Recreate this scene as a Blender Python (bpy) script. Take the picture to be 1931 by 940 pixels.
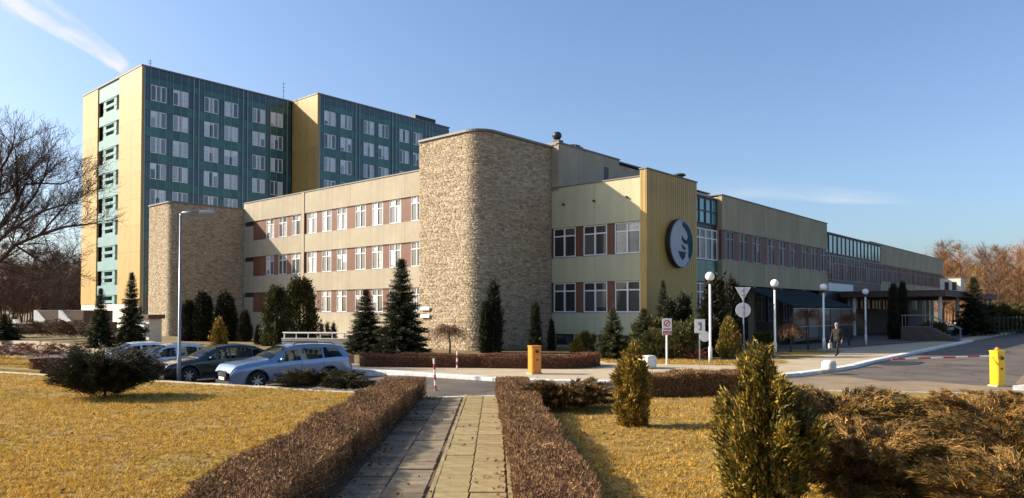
import bpy, bmesh, math, random
import numpy as np
from mathutils import Vector, Matrix
R = math.radians
random.seed(7)
scene = bpy.context.scene
col = scene.collection
for o in list(bpy.data.objects):
    bpy.data.objects.remove(o)

# ------------------------------------------------------------------ camera, sky, sun, exposure
CAM_H = 2.4
FPX = 1370.0                      # focal length in pixels of a 1931 px wide picture
PITCH = 1.2
cam_d = bpy.data.cameras.new('camera')
cam_d.sensor_fit = 'HORIZONTAL'
cam_d.sensor_width = 36.0
cam_d.lens = 36.0 * FPX / 1931.0
cam_d.shift_y = (117.0 - FPX * math.tan(R(PITCH))) / 1931.0
cam_d.clip_start = 0.1
cam_d.clip_end = 6000.0
cam = bpy.data.objects.new('camera', cam_d)
cam.location = (0, 0, CAM_H)
cam.rotation_euler = (R(90 + PITCH), 0, 0)
col.objects.link(cam)
scene.camera = cam

SUN_TRAVEL = Vector((11.7, -1.18, -6.8)).normalized()
SUN_EL = math.asin(-SUN_TRAVEL.z)
SUN_AZ = math.atan2(-SUN_TRAVEL.x, -SUN_TRAVEL.y)

world = bpy.data.worlds.new('World')
scene.world = world
world.use_nodes = True
wn, wl = world.node_tree.nodes, world.node_tree.links
wn.clear()
w_out = wn.new('ShaderNodeOutputWorld')
w_bg = wn.new('ShaderNodeBackground')
SKY_STRENGTH = 0.108
w_bg.inputs['Strength'].default_value = SKY_STRENGTH
sky = wn.new('ShaderNodeTexSky')
sky.sky_type = 'NISHITA'
sky.sun_disc = False
sky.sun_elevation = SUN_EL
sky.sun_rotation = SUN_AZ
sky.air_density = 1.0
sky.dust_density = 2.3
sky.ozone_density = 3.4
wl.new(w_bg.outputs[0], w_out.inputs[0])

def wmath(op, a, b=None, c=None, clamp=False):
    n = wn.new('ShaderNodeMath'); n.operation = op; n.use_clamp = clamp
    for i, v in enumerate((a, b, c)):
        if v is None: continue
        if isinstance(v, (int, float)): n.inputs[i].default_value = v
        else: wl.new(v, n.inputs[i])
    return n.outputs[0]
def wramp(x, x0, x1):
    n = wn.new('ShaderNodeMapRange'); n.interpolation_type = 'SMOOTHSTEP'
    wl.new(x, n.inputs[0]); n.inputs[1].default_value = x0; n.inputs[2].default_value = x1
    return n.outputs[0]
# thin high cloud of the place: an old contrail and a faint cirrus streak, laid out by compass direction
tc = wn.new('ShaderNodeTexCoord')
sep = wn.new('ShaderNodeSeparateXYZ'); wl.new(tc.outputs['Generated'], sep.inputs[0])
dy = wmath('MAXIMUM', sep.outputs[1], 0.05)
gu = wmath('DIVIDE', sep.outputs[0], dy)
gv = wmath('DIVIDE', sep.outputs[2], dy)
def streak(u0, v0, u1, v1, w0, w1, nscale, stretch, n0, n1, strength, fade):
    du, dv = u1 - u0, v1 - v0
    ln = math.hypot(du, dv); du /= ln; dv /= ln
    a = wmath('ADD', wmath('MULTIPLY', wmath('SUBTRACT', gu, u0), du), wmath('MULTIPLY', wmath('SUBTRACT', gv, v0), dv))
    b = wmath('ADD', wmath('MULTIPLY', wmath('SUBTRACT', gu, u0), -dv), wmath('MULTIPLY', wmath('SUBTRACT', gv, v0), du))
    cb = wn.new('ShaderNodeCombineXYZ')
    wl.new(wmath('MULTIPLY', a, stretch), cb.inputs[0]); wl.new(b, cb.inputs[1])
    nz = wn.new('ShaderNodeTexNoise'); nz.inputs['Scale'].default_value = nscale; nz.inputs['Detail'].default_value = 5
    wl.new(cb.outputs[0], nz.inputs['Vector'])
    wob = wmath('MULTIPLY', wmath('SUBTRACT', nz.outputs[0], 0.5), w0 * 1.2)
    t = wmath('DIVIDE', a, ln)
    half = wmath('ADD', w0, wmath('MULTIPLY', t, w1 - w0))
    half = wmath('MAXIMUM', half, 0.001)
    e = wmath('DIVIDE', wmath('ABSOLUTE', wmath('ADD', b, wob)), half)
    body = wmath('SUBTRACT', 1.0, wramp(e, 0.45, 1.0))
    ends = wmath('MULTIPLY', wmath('SUBTRACT', 1.0, wramp(t, 1.0 - fade, 1.0)), wramp(t, -2.5 if fade < 0.3 else 0.0, -1.5 if fade < 0.3 else fade))
    tex = wramp(nz.outputs[0], n0, n1)
    front = wramp(sep.outputs[1], 0.05, 0.3)
    return wmath('MULTIPLY', wmath('MULTIPLY', wmath('MULTIPLY', body, ends), wmath('MULTIPLY', tex, strength)), front)
m1 = streak(-0.69, 0.44, -0.525, 0.335, 0.030, 0.009, 34, 0.22, 0.30, 0.72, 0.85, 0.10)
m2 = streak(0.20, 0.178, 0.60, 0.150, 0.020, 0.008, 14, 0.2, 0.30, 0.75, 0.50, 0.45)
mask = wmath('MAXIMUM', m1, m2, clamp=True)
mix = wn.new('ShaderNodeMix'); mix.data_type = 'RGBA'
tint = wn.new('ShaderNodeMix'); tint.data_type = 'RGBA'; tint.blend_type = 'MULTIPLY'; tint.inputs[0].default_value = 1.0
tint.inputs[7].default_value = (0.96, 1.0, 1.05, 1)          # the air of that day: a touch bluer, everywhere alike
wl.new(sky.outputs[0], tint.inputs[6])
wl.new(mask, mix.inputs[0]); wl.new(tint.outputs[2], mix.inputs[6])
mix.inputs[7].default_value = (0.53 / SKY_STRENGTH, 0.52 / SKY_STRENGTH, 0.55 / SKY_STRENGTH, 1)
wl.new(mix.outputs[2], w_bg.inputs[0])

sun_d = bpy.data.lights.new('sun', 'SUN')
sun_d.energy = 4.65
sun_d.angle = R(0.53)
sun_d.color = (1.0, 0.88, 0.69)
sun = bpy.data.objects.new('sun', sun_d)
sun.rotation_euler = SUN_TRAVEL.to_track_quat('-Z', 'Y').to_euler()
sun.location = (-60, 6, 40)
col.objects.link(sun)

scene.view_settings.view_transform = 'Standard'
scene.view_settings.look = 'None'
scene.view_settings.exposure = 0.9
scene.view_settings.gamma = 1.0
scene.view_settings.use_curve_mapping = False

# ------------------------------------------------------------------ materials
def lin(r, g, b):
    f = lambda c: (c / 12.92) if c <= 0.04045 else ((c + 0.055) / 1.055) ** 2.4
    return (f(r / 255), f(g / 255), f(b / 255))

def new_mat(name):
    m = bpy.data.materials.new(name); m.use_nodes = True
    n = m.node_tree.nodes
    return m, n, m.node_tree.links, n['Principled BSDF']

def mat(name, c, rough=0.7, var=0.12, scale=3.0, bump=0.0, bscale=60.0, metal=0.0, spec=0.5, coat=0.0, c2=None, coords='Object', stretch=None, rnd=0.0, streak=0.0):
    """plain surface with cloudy tone variation, fine relief and an optional per-object tone shift"""
    m, n, l, p = new_mat(name)
    t = n.new('ShaderNodeTexCoord')
    src = t.outputs[coords]
    if stretch:
        mp = n.new('ShaderNodeMapping'); mp.inputs['Scale'].default_value = stretch
        l.new(src, mp.inputs[0]); src = mp.outputs[0]
    nz = n.new('ShaderNodeTexNoise'); nz.inputs['Scale'].default_value = scale; nz.inputs['Detail'].default_value = 6; nz.inputs['Roughness'].default_value = 0.65
    l.new(src, nz.inputs['Vector'])
    rp = n.new('ShaderNodeValToRGB')
    a = tuple(max(0, x * (1 - var)) for x in c); b = c2 if c2 else tuple(min(1, x * (1 + var)) for x in c)
    rp.color_ramp.elements[0].position = 0.3; rp.color_ramp.elements[1].position = 0.7
    rp.color_ramp.elements[0].color = (*a, 1); rp.color_ramp.elements[1].color = (*b, 1)
    l.new(nz.outputs[0], rp.inputs[0])
    out = rp.outputs[0]
    if streak:
        # rain streaks and grime: noise drawn out in the vertical, broken up by a coarse one
        ms = n.new('ShaderNodeMapping'); ms.inputs['Scale'].default_value = (3.5, 3.5, 0.22); l.new(t.outputs[coords], ms.inputs[0])
        n1 = n.new('ShaderNodeTexNoise'); n1.inputs['Scale'].default_value = 1.0; n1.inputs['Detail'].default_value = 5; l.new(ms.outputs[0], n1.inputs['Vector'])
        n2 = n.new('ShaderNodeTexNoise'); n2.inputs['Scale'].default_value = 0.35; n2.inputs['Detail'].default_value = 3; l.new(t.outputs[coords], n2.inputs['Vector'])
        mm = n.new('ShaderNodeMath'); mm.operation = 'MULTIPLY'; l.new(n1.outputs[0], mm.inputs[0]); l.new(n2.outputs[0], mm.inputs[1])
        m1_ = n.new('ShaderNodeMapRange'); m1_.inputs[1].default_value = 0.20; m1_.inputs[2].default_value = 0.36; m1_.inputs[3].default_value = 1.0; m1_.inputs[4].default_value = 1 - streak; l.new(mm.outputs[0], m1_.inputs[0])
        mz = n.new('ShaderNodeMix'); mz.data_type = 'RGBA'; mz.blend_type = 'MULTIPLY'; mz.inputs[0].default_value = 1.0
        l.new(out, mz.inputs[6]); l.new(m1_.outputs[0], mz.inputs[7]); out = mz.outputs[2]
    if rnd:
        oi = n.new('ShaderNodeObjectInfo')
        hs = n.new('ShaderNodeHueSaturation')
        mr = n.new('ShaderNodeMapRange'); mr.inputs[3].default_value = 1 - rnd; mr.inputs[4].default_value = 1 + rnd
        l.new(oi.outputs['Random'], mr.inputs[0]); l.new(mr.outputs[0], hs.inputs['Value'])
        l.new(out, hs.inputs['Color']); out = hs.outputs[0]
    l.new(out, p.inputs['Base Color'])
    p.inputs['Roughness'].default_value = rough
    p.inputs['Metallic'].default_value = metal
    p.inputs['Specular IOR Level'].default_value = spec
    p.inputs['Coat Weight'].default_value = coat
    p.inputs['Coat Roughness'].default_value = 0.05
    if bump:
        bz = n.new('ShaderNodeTexNoise'); bz.inputs['Scale'].default_value = bscale; bz.inputs['Detail'].default_value = 4
        l.new(src, bz.inputs['Vector'])
        bp = n.new('ShaderNodeBump'); bp.inputs['Strength'].default_value = bump; bp.inputs['Distance'].default_value = 0.02
        l.new(bz.outputs[0], bp.inputs['Height']); l.new(bp.outputs[0], p.inputs['Normal'])
    return m

def attr_mat(name, rough=0.75, trans=0.0, spec=0.3, bump=0.0, bscale=40):
    m, n, l, p = new_mat(name)
    a = n.new('ShaderNodeAttribute'); a.attribute_name = 'Col'
    l.new(a.outputs['Color'], p.inputs['Base Color'])
    p.inputs['Roughness'].default_value = rough
    p.inputs['Specular IOR Level'].default_value = spec
    if bump:
        t = n.new('ShaderNodeTexCoord')
        bz = n.new('ShaderNodeTexNoise'); bz.inputs['Scale'].default_value = bscale; bz.inputs['Detail'].default_value = 4
        l.new(t.outputs['Object'], bz.inputs['Vector'])
        bp = n.new('ShaderNodeBump'); bp.inputs['Strength'].default_value = bump; bp.inputs['Distance'].default_value = 0.03
        l.new(bz.outputs[0], bp.inputs['Height']); l.new(bp.outputs[0], p.inputs['Normal'])
    if trans:
        tr = n.new('ShaderNodeBsdfTranslucent'); l.new(a.outputs['Color'], tr.inputs['Color'])
        mx = n.new('ShaderNodeMixShader'); mx.inputs[0].default_value = trans
        l.new(p.outputs[0], mx.inputs[1]); l.new(tr.outputs[0], mx.inputs[2])
        l.new(mx.outputs[0], n['Material Output'].inputs[0])
    return m

def pane_mat(name, dark, light, p_light=0.5, rough=0.06, spec=0.5, coat=1.0, blind=0.35):
    """window glass: what shows behind it (dark room or a drawn curtain) differs from pane to pane"""
    m, n, l, p = new_mat(name)
    oi = n.new('ShaderNodeObjectInfo')
    rp = n.new('ShaderNodeValToRGB')
    e = rp.color_ramp.elements
    e[0].color = (*dark, 1); e[1].color = (*light, 1)
    e[0].position = max(0.0, 1 - p_light - 0.22); e[1].position = min(1.0, 1 - p_light + 0.22)
    l.new(oi.outputs['Random'], rp.inputs[0])
    t = n.new('ShaderNodeTexCoord')
    wv = n.new('ShaderNodeTexNoise'); wv.inputs['Scale'].default_value = 2.2
    l.new(t.outputs['Object'], wv.inputs['Vector'])
    mr = n.new('ShaderNodeMapRange'); mr.inputs[1].default_value = 0.3; mr.inputs[2].default_value = 0.7; mr.inputs[3].default_value = 0.72; mr.inputs[4].default_value = 1.15
    l.new(wv.outputs[0], mr.inputs[0])
    mu = n.new('ShaderNodeMix'); mu.data_type = 'RGBA'; mu.blend_type = 'MULTIPLY'; mu.inputs[0].default_value = 1
    l.new(rp.outputs[0], mu.inputs[6]); l.new(mr.outputs[0], mu.inputs[7])
    # a blind drawn down part of the way behind some of the panes
    fr = n.new('ShaderNodeMath'); fr.operation = 'MULTIPLY'; fr.inputs[1].default_value = 17.31; l.new(oi.outputs['Random'], fr.inputs[0])
    ff = n.new('ShaderNodeMath'); ff.operation = 'FRACT'; l.new(fr.outputs[0], ff.inputs[0])
    ht = n.new('ShaderNodeMapRange'); ht.inputs[1].default_value = 1 - blind; ht.inputs[2].default_value = 1.0; ht.inputs[3].default_value = 2.0; ht.inputs[4].default_value = 0.1; l.new(ff.outputs[0], ht.inputs[0])
    sz = n.new('ShaderNodeSeparateXYZ'); l.new(t.outputs['Object'], sz.inputs[0])
    gt = n.new('ShaderNodeMath'); gt.operation = 'GREATER_THAN'; l.new(sz.outputs[2], gt.inputs[0]); l.new(ht.outputs[0], gt.inputs[1])
    bm_ = n.new('ShaderNodeMix'); bm_.data_type = 'RGBA'; l.new(gt.outputs[0], bm_.inputs[0]); l.new(mu.outputs[2], bm_.inputs[6]); bm_.inputs[7].default_value = (*[min(0.8, x * 1.15) for x in light], 1)
    l.new(bm_.outputs[2], p.inputs['Base Color'])
    p.inputs['Roughness'].default_value = 0.5
    p.inputs['Specular IOR Level'].default_value = spec
    p.inputs['Coat Weight'].default_value = coat
    p.inputs['Coat Roughness'].default_value = rough
    p.inputs['Coat IOR'].default_value = 1.6
    return m

M = {}
M['concrete'] = mat('render_cream', (0.385, 0.328, 0.235), 0.85, 0.14, 0.7, 0.25, 45, c2=(0.44, 0.378, 0.275), rnd=0.05, streak=0.14)
M['concrete_grey'] = mat('render_greenish', (0.40, 0.335, 0.21), 0.85, 0.12, 0.7, 0.25, 45, rnd=0.05, streak=0.20)
M['pale_green'] = mat('render_pale_green', (0.52, 0.495, 0.32), 0.85, 0.10, 0.7, 0.25, 45, rnd=0.04, streak=0.10)
M['coping'] = mat('roof_coping', (0.17, 0.15, 0.14), 0.55, 0.15, 2)
M['redpanel'] = mat('red_brown_panel', (0.150, 0.058, 0.032), 0.6, 0.2, 1.5, 0.1, 80, rnd=0.18)
M['frame'] = mat('white_frame', (0.80, 0.79, 0.78), 0.45, 0.05, 4)
M['pane'] = pane_mat('pane_clinic', (0.03, 0.033, 0.036), (0.50, 0.50, 0.50), 0.36)
M['pane_dark'] = pane_mat('pane_dark', (0.016, 0.013, 0.014), (0.10, 0.085, 0.085), 0.22, coat=0.6)
M['pane_tower'] = pane_mat('pane_tower', (0.035, 0.07, 0.10), (0.55, 0.61, 0.68), 0.5)
M['pane_teal'] = pane_mat('pane_teal', (0.02, 0.16, 0.17), (0.05, 0.28, 0.29), 0.5)
M['pane_blue'] = pane_mat('pane_blue', (0.08, 0.16, 0.25), (0.15, 0.26, 0.36), 0.5)
M['yellow'] = mat('yellow_cladding', (0.46, 0.295, 0.085), 0.55, 0.08, 0.5, 0.05, 30, rnd=0.05, streak=0.2)
M['yellow_rib'] = mat('yellow_ribbed_sheet', (0.46, 0.30, 0.075), 0.5, 0.08, 0.8, streak=0.25)
M['teal_light'] = mat('pale_teal_cladding', (0.17, 0.295, 0.295), 0.6, 0.10, 0.8, rnd=0.05)
M['spandrel'] = mat('green_spandrel_glass', (0.026, 0.115, 0.098), 0.25, 0.25, 0.6, spec=0.6, rnd=0.30)
M['blank'] = mat('dark_glass_infill', (0.030, 0.058, 0.060), 0.15, 0.2, 0.6, spec=0.6, rnd=0.25)
M['mullion'] = mat('aluminium_mullion', (0.30, 0.37, 0.37), 0.4, 0.1, 3, metal=0.5)
M['teal_spandrel'] = mat('teal_spandrel', (0.012, 0.11, 0.105), 0.25, 0.2, 1, spec=0.6)
M['darkmetal'] = mat('dark_metal', (0.035, 0.035, 0.038), 0.45, 0.2, 3, metal=0.3)
M['galv'] = mat('galvanised_steel', (0.22, 0.24, 0.29), 0.42, 0.12, 6, metal=0.6)
M['whitepaint'] = mat('white_paint', (0.74, 0.73, 0.70), 0.5, 0.08, 5, 0.1, 60)
M['lamp_white'] = mat('opal_globe', (0.82, 0.80, 0.76), 0.25, 0.03, 2)
M['white_kerb'] = mat('white_painted_kerb', (0.66, 0.63, 0.58), 0.8, 0.30, 5, 0.35, 60, c2=(0.80, 0.78, 0.74), rnd=0.10)
M['kerb'] = mat('grey_concrete_kerb', (0.44, 0.39, 0.30), 0.85, 0.15, 5, 0.3, 70, rnd=0.14)
M['asphalt'] = mat('asphalt', (0.105, 0.082, 0.066), 0.85, 0.42, 0.35, 0.35, 160, c2=(0.15, 0.118, 0.09))
def crack_asphalt(m):
    # thin wandering cracks and pale worn spots over the asphalt
    n, l = m.node_tree.nodes, m.node_tree.links; p = n['Principled BSDF']
    src = p.inputs['Base Color'].links[0].from_socket
    t = n.new('ShaderNodeTexCoord'); nz = n.new('ShaderNodeTexNoise'); nz.inputs['Scale'].default_value = 1.3; nz.inputs['Detail'].default_value = 4
    l.new(t.outputs['Object'], nz.inputs['Vector'])
    ad = n.new('ShaderNodeMix'); ad.data_type = 'VECTOR'; ad.inputs[0].default_value = 0.55; l.new(t.outputs['Object'], ad.inputs[4]); l.new(nz.outputs['Color'], ad.inputs[5])
    vo = n.new('ShaderNodeTexVoronoi'); vo.feature = 'DISTANCE_TO_EDGE'; vo.inputs['Scale'].default_value = 0.9; l.new(ad.outputs[1], vo.inputs['Vector'])
    mr = n.new('ShaderNodeMapRange'); mr.inputs[1].default_value = 0.006; mr.inputs[2].default_value = 0.022; mr.inputs[3].default_value = 0.42; mr.inputs[4].default_value = 1.0; l.new(vo.outputs['Distance'], mr.inputs[0])
    mu = n.new('ShaderNodeMix'); mu.data_type = 'RGBA'; mu.blend_type = 'MULTIPLY'; mu.inputs[0].default_value = 1.0; l.new(src, mu.inputs[6]); l.new(mr.outputs[0], mu.inputs[7]); l.new(mu.outputs[2], p.inputs['Base Color'])
crack_asphalt(M['asphalt'])
M['road_shadow'] = mat('painted_road_shadow', (0.018, 0.017, 0.018), 0.7, 0.2, 3, 0.3, 160)  # near-black colour standing in for a cast shadow on the road
M['pavement'] = mat('worn_pavement', (0.40, 0.32, 0.21), 0.88, 0.16, 0.9, 0.3, 90)
M['slab'] = mat('mossy_concrete_slab', (0.28, 0.205, 0.088), 0.9, 0.30, 4.5, 0.6, 90, c2=(0.36, 0.27, 0.125), rnd=0.14)
M['slab_grey'] = mat('grey_concrete_slab', (0.17, 0.125, 0.070), 0.9, 0.35, 4.0, 0.6, 90, c2=(0.25, 0.20, 0.13), rnd=0.38)
M['soil'] = mat('soil_bed', (0.10, 0.068, 0.04), 0.95, 0.35, 2.0, 0.6, 40)
M['lawn'] = mat('dry_lawn_soil', (0.25, 0.155, 0.036), 0.95, 0.45, 1.5, 0.9, 70, c2=(0.37, 0.24, 0.055), coords='Object')
M['lawn_far'] = mat('far_dry_grass', (0.15, 0.105, 0.035), 0.95, 0.30, 0.25, 0.4, 20)
M['verge'] = mat('sandy_verge', (0.22, 0.16, 0.095), 0.95, 0.30, 0.7, 0.5, 60)
M['grass'] = attr_mat('dry_grass_blades', 0.75, 0.30)
M['leaf'] = attr_mat('evergreen_leaf', 0.65, 0.10)
M['twig'] = attr_mat('bare_twig', 0.85, 0.0, 0.2)
M['bark'] = mat('bark', (0.075, 0.050, 0.036), 0.9, 0.35, 9, 0.7, 30, stretch=(1, 1, 0.2))
M['stone'] = attr_mat('rough_split_stone', 0.9, 0.0, 0.2, 0.3, 30)
M['mortar'] = mat('dark_mortar', (0.24, 0.19, 0.13), 0.95, 0.2, 3, 0.3, 60)
M['tyre'] = mat('tyre_rubber', (0.014, 0.014, 0.014), 0.8, 0.2, 8)
M['rim'] = mat('alloy_rim', (0.42, 0.43, 0.45), 0.3, 0.08, 6, metal=0.85)
M['trim'] = mat('black_plastic_trim', (0.016, 0.016, 0.018), 0.55, 0.15, 8)
M['carglass'] = mat('car_glass', (0.010, 0.011, 0.014), 0.03, 0.1, 2, spec=0.5)
def glass_mat(name, tint, clear):
    m, n, l, p = new_mat(name)
    p.inputs['Base Color'].default_value = (0.01, 0.012, 0.014, 1); p.inputs['Roughness'].default_value = 0.03
    tr = n.new('ShaderNodeBsdfTransparent'); tr.inputs[0].default_value = (*tint, 1)
    mx = n.new('ShaderNodeMixShader'); mx.inputs[0].default_value = clear
    l.new(p.outputs[0], mx.inputs[1]); l.new(tr.outputs[0], mx.inputs[2]); l.new(mx.outputs[0], n['Material Output'].inputs[0])
    return m
M['carglass'] = glass_mat('tinted_car_glass', (0.62, 0.70, 0.70), 0.72)
M['seat'] = mat('grey_seat_fabric', (0.16, 0.155, 0.15), 0.9, 0.2, 12)
M['chrome'] = mat('chrome', (0.75, 0.75, 0.76), 0.12, 0.03, 3, metal=1.0)
M['headlamp'] = mat('headlamp_glass', (0.55, 0.56, 0.58), 0.08, 0.2, 20, spec=0.8, coat=1)
M['taillamp'] = mat('tail_lamp', (0.25, 0.012, 0.012), 0.12, 0.1, 8, coat=1)
M['orange'] = mat('orange_cabinet_paint', (0.74, 0.25, 0.025), 0.4, 0.08, 4)
M['yellow_post'] = mat('yellow_cabinet_paint', (0.80, 0.52, 0.015), 0.4, 0.06, 4)
M['red'] = mat('red_paint', (0.46, 0.035, 0.028), 0.5, 0.12, 5)
M['terrace'] = mat('terrace_render', (0.66, 0.60, 0.50), 0.85, 0.1, 2, 0.2, 60)
M['canopy_brown'] = mat('canopy_brown', (0.085, 0.045, 0.035), 0.7, 0.2, 2)
M['shelter_roof'] = mat('shelter_roof', (0.010, 0.022, 0.022), 0.85, 0.2, 1, spec=0.15)
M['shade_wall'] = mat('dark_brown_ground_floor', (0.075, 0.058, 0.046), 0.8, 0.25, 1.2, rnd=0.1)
M['frame_dim'] = mat('shaded_white_frame', (0.30, 0.26, 0.255), 0.55, 0.1, 4)  # white frame with the shade of the wing fronts put into its colour
M['pane_wing'] = pane_mat('pane_wing', (0.020, 0.014, 0.016), (0.13, 0.105, 0.105), 0.35, spec=0.2, coat=0.25)
M['brown_roof'] = mat('brown_roof_felt', (0.12, 0.075, 0.05), 0.8, 0.25, 3, 0.3, 30)
M['skin'] = mat('skin', (0.50, 0.30, 0.21), 0.55, 0.06, 10)
M['hair'] = mat('grey_hair', (0.26, 0.25, 0.24), 0.8, 0.2, 40)
M['jacket'] = mat('dark_jacket', (0.022, 0.016, 0.014), 0.85, 0.3, 14, 0.3, 90)
M['trousers'] = mat('dark_trousers', (0.016, 0.015, 0.018), 0.9, 0.3, 14, 0.3, 90)
M['bag'] = mat('pale_bag', (0.60, 0.58, 0.55), 0.6, 0.1, 9)
M['disc'] = mat('emblem_silver', (0.42, 0.44, 0.48), 0.8, 0.08, 1.5, spec=0.2)
M['emblem_teal'] = mat('emblem_teal', (0.022, 0.075, 0.095), 0.8, 0.1, 1.5, spec=0.15)
M['emblem_light'] = mat('emblem_light', (0.40, 0.44, 0.52), 0.4, 0.06, 1.5)

# ------------------------------------------------------------------ object helpers
def tag(o, label=None, cat=None, group=None, kind=None):
    if label: o['label'] = label
    if cat: o['category'] = cat
    if group: o['group'] = group
    if kind: o['kind'] = kind
    return o
def link(o, parent=None):
    col.objects.link(o)
    if parent is not None: o.parent = parent
    return o
def empty(name, loc=(0, 0, 0), rz=0.0, label=None, cat=None, group=None):
    o = bpy.data.objects.new(name, None); o.location = loc; o.rotation_euler = (0, 0, rz); o.empty_display_size = 0.3
    link(o); return tag(o, label, cat, group)
def mobj(name, me, parent=None, loc=None, rot=None):
    o = bpy.data.objects.new(name, me)
    if loc is not None: o.location = loc
    if rot is not None: o.rotation_euler = rot
    return link(o, parent)
def copy_tree(o, parent=None):
    c = o.copy(); link(c, parent)
    for ch in list(o.children): copy_tree(ch, c)
    return c

class MB:
    """collects simple solids; build() links them as ONE mesh object"""
    def __init__(s): s.v = []; s.f = []; s.m = []; s.sm = []; s.cur = 0; s.smooth = False
    def add(s, vs, fs):
        k = len(s.v); s.v.extend([tuple(p) for p in vs])
        for f in fs:
            s.f.append(tuple(i + k for i in f)); s.m.append(s.cur); s.sm.append(s.smooth)
        return s
    def box(s, x0, x1, y0, y1, z0, z1):
        if x0 > x1: x0, x1 = x1, x0
        if y0 > y1: y0, y1 = y1, y0
        if z0 > z1: z0, z1 = z1, z0
        return s.add([(x0, y0, z0), (x1, y0, z0), (x1, y1, z0), (x0, y1, z0), (x0, y0, z1), (x1, y0, z1), (x1, y1, z1), (x0, y1, z1)],
                     [(3, 2, 1, 0), (4, 5, 6, 7), (0, 1, 5, 4), (1, 2, 6, 5), (2, 3, 7, 6), (3, 0, 4, 7)])
    def prism(s, pts, z0, z1, top=True, bottom=True):
        n = len(pts)
        ar = sum(pts[i][0] * pts[(i + 1) % n][1] - pts[(i + 1) % n][0] * pts[i][1] for i in range(n))
        if ar < 0: pts = pts[::-1]
        vs = [(p[0], p[1], z0) for p in pts] + [(p[0], p[1], z1) for p in pts]
        fs = [(i, (i + 1) % n, n + (i + 1) % n, n + i) for i in range(n)]
        if top: fs.append(tuple(range(n, 2 * n)))
        if bottom: fs.append(tuple(range(n - 1, -1, -1)))
        return s.add(vs, fs)
    def tube(s, pts, rad, n=8, caps=True):
        pts = [Vector(p) for p in pts]
        if not isinstance(rad, (list, tuple)): rad = [rad] * len(pts)
        rings = []
        for i, p in enumerate(pts):
            d = (pts[min(i + 1, len(pts) - 1)] - pts[max(i - 1, 0)]).normalized()
            a = d.cross(Vector((0, 0, 1)) if abs(d.z) < 0.9 else Vector((1, 0, 0))).normalized(); b = d.cross(a).normalized()
            rings.append([p + (a * math.cos(2 * math.pi * k / n) + b * math.sin(2 * math.pi * k / n)) * rad[i] for k in range(n)])
        vs = [q for r in rings for q in r]; fs = []
        for i in range(len(pts) - 1):
            for k in range(n):
                fs.append((i * n + k, (i + 1) * n + k, (i + 1) * n + (k + 1) % n, i * n + (k + 1) % n))
        if caps:
            fs.append(tuple(range(n))); fs.append(tuple(range(len(vs) - 1, len(vs) - 1 - n, -1)))
        return s.add(vs, fs)
    def lathe(s, prof, n=20, c=(0, 0, 0), axis='z', caps=True):
        vs = []; fs = []
        for (r, z) in prof:
            for k in range(n):
                a = 2 * math.pi * k / n
                if axis == 'z': vs.append((c[0] + r * math.cos(a), c[1] + r * math.sin(a), c[2] + z))
                elif axis == 'y': vs.append((c[0] + r * math.cos(a), c[1] + z, c[2] + r * math.sin(a)))
                else: vs.append((c[0] + z, c[1] + r * math.cos(a), c[2] + r * math.sin(a)))
        for i in range(len(prof) - 1):
            for k in range(n):
                fs.append((i * n + k, i * n + (k + 1) % n, (i + 1) * n + (k + 1) % n, (i + 1) * n + k))
        if caps and prof[0][0] > 1e-4: fs.append(tuple(range(n - 1, -1, -1)))
        if caps and prof[-1][0] > 1e-4: fs.append(tuple(range((len(prof) - 1) * n, len(prof) * n)))
        return s.add(vs, fs)
    def mesh(s, name, mats):
        me = bpy.data.meshes.new(name); me.from_pydata(s.v, [], s.f)
        for m in (mats if isinstance(mats, (list, tuple)) else [mats]): me.materials.append(M[m] if isinstance(m, str) else m)
        me.polygons.foreach_set('material_index', s.m); me.polygons.foreach_set('use_smooth', s.sm)
        bm = bmesh.new(); bm.from_mesh(me); bmesh.ops.recalc_face_normals(bm, faces=bm.faces[:]); bm.to_mesh(me); bm.free()
        me.update(); return me
    def build(s, name, mats, parent=None, loc=None, rot=None):
        return mobj(name, s.mesh(name, mats), parent, loc, rot)
def boxobj(name, m, parent, *b):
    """box whose origin sits at the centre of its base"""
    x0, x1, y0, y1, z0, z1 = b
    cx, cy = (x0 + x1) / 2, (y0 + y1) / 2
    return MB().box(x0 - cx, x1 - cx, y0 - cy, y1 - cy, 0, z1 - z0).build(name, m, parent, (cx, cy, z0))

def fast_mesh(name, V, F, C=None, mats='leaf', smooth=False):
    V = np.asarray(V, dtype=np.float32); F = np.asarray(F, dtype=np.int32)
    me = bpy.data.meshes.new(name)
    k = F.shape[1]
    me.vertices.add(len(V)); me.vertices.foreach_set('co', V.ravel())
    me.loops.add(F.size); me.loops.foreach_set('vertex_index', F.ravel())
    me.polygons.add(len(F)); me.polygons.foreach_set('loop_start', np.arange(0, F.size, k, dtype=np.int32))
    if smooth: me.polygons.foreach_set('use_smooth', np.ones(len(F), dtype=bool))
    if C is not None:
        C = np.asarray(C, dtype=np.float32)
        a = me.attributes.new('Col', 'FLOAT_COLOR', 'POINT')
        a.data.foreach_set('color', np.concatenate([C, np.ones((len(C), 1), np.float32)], 1).ravel())
    me.materials.append(M[mats] if isinstance(mats, str) else mats)
    me.update(calc_edges=True); me.validate()
    return me

def gp(px, py, z=0.0):
    """point of the ground (height z) seen at that picture position"""
    Y = (CAM_H - z) * FPX / (py - 587.0)
    return ((px - 965.5) / FPX * Y, Y)
def xat(px, Y): return (px - 965.5) / FPX * Y
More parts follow.
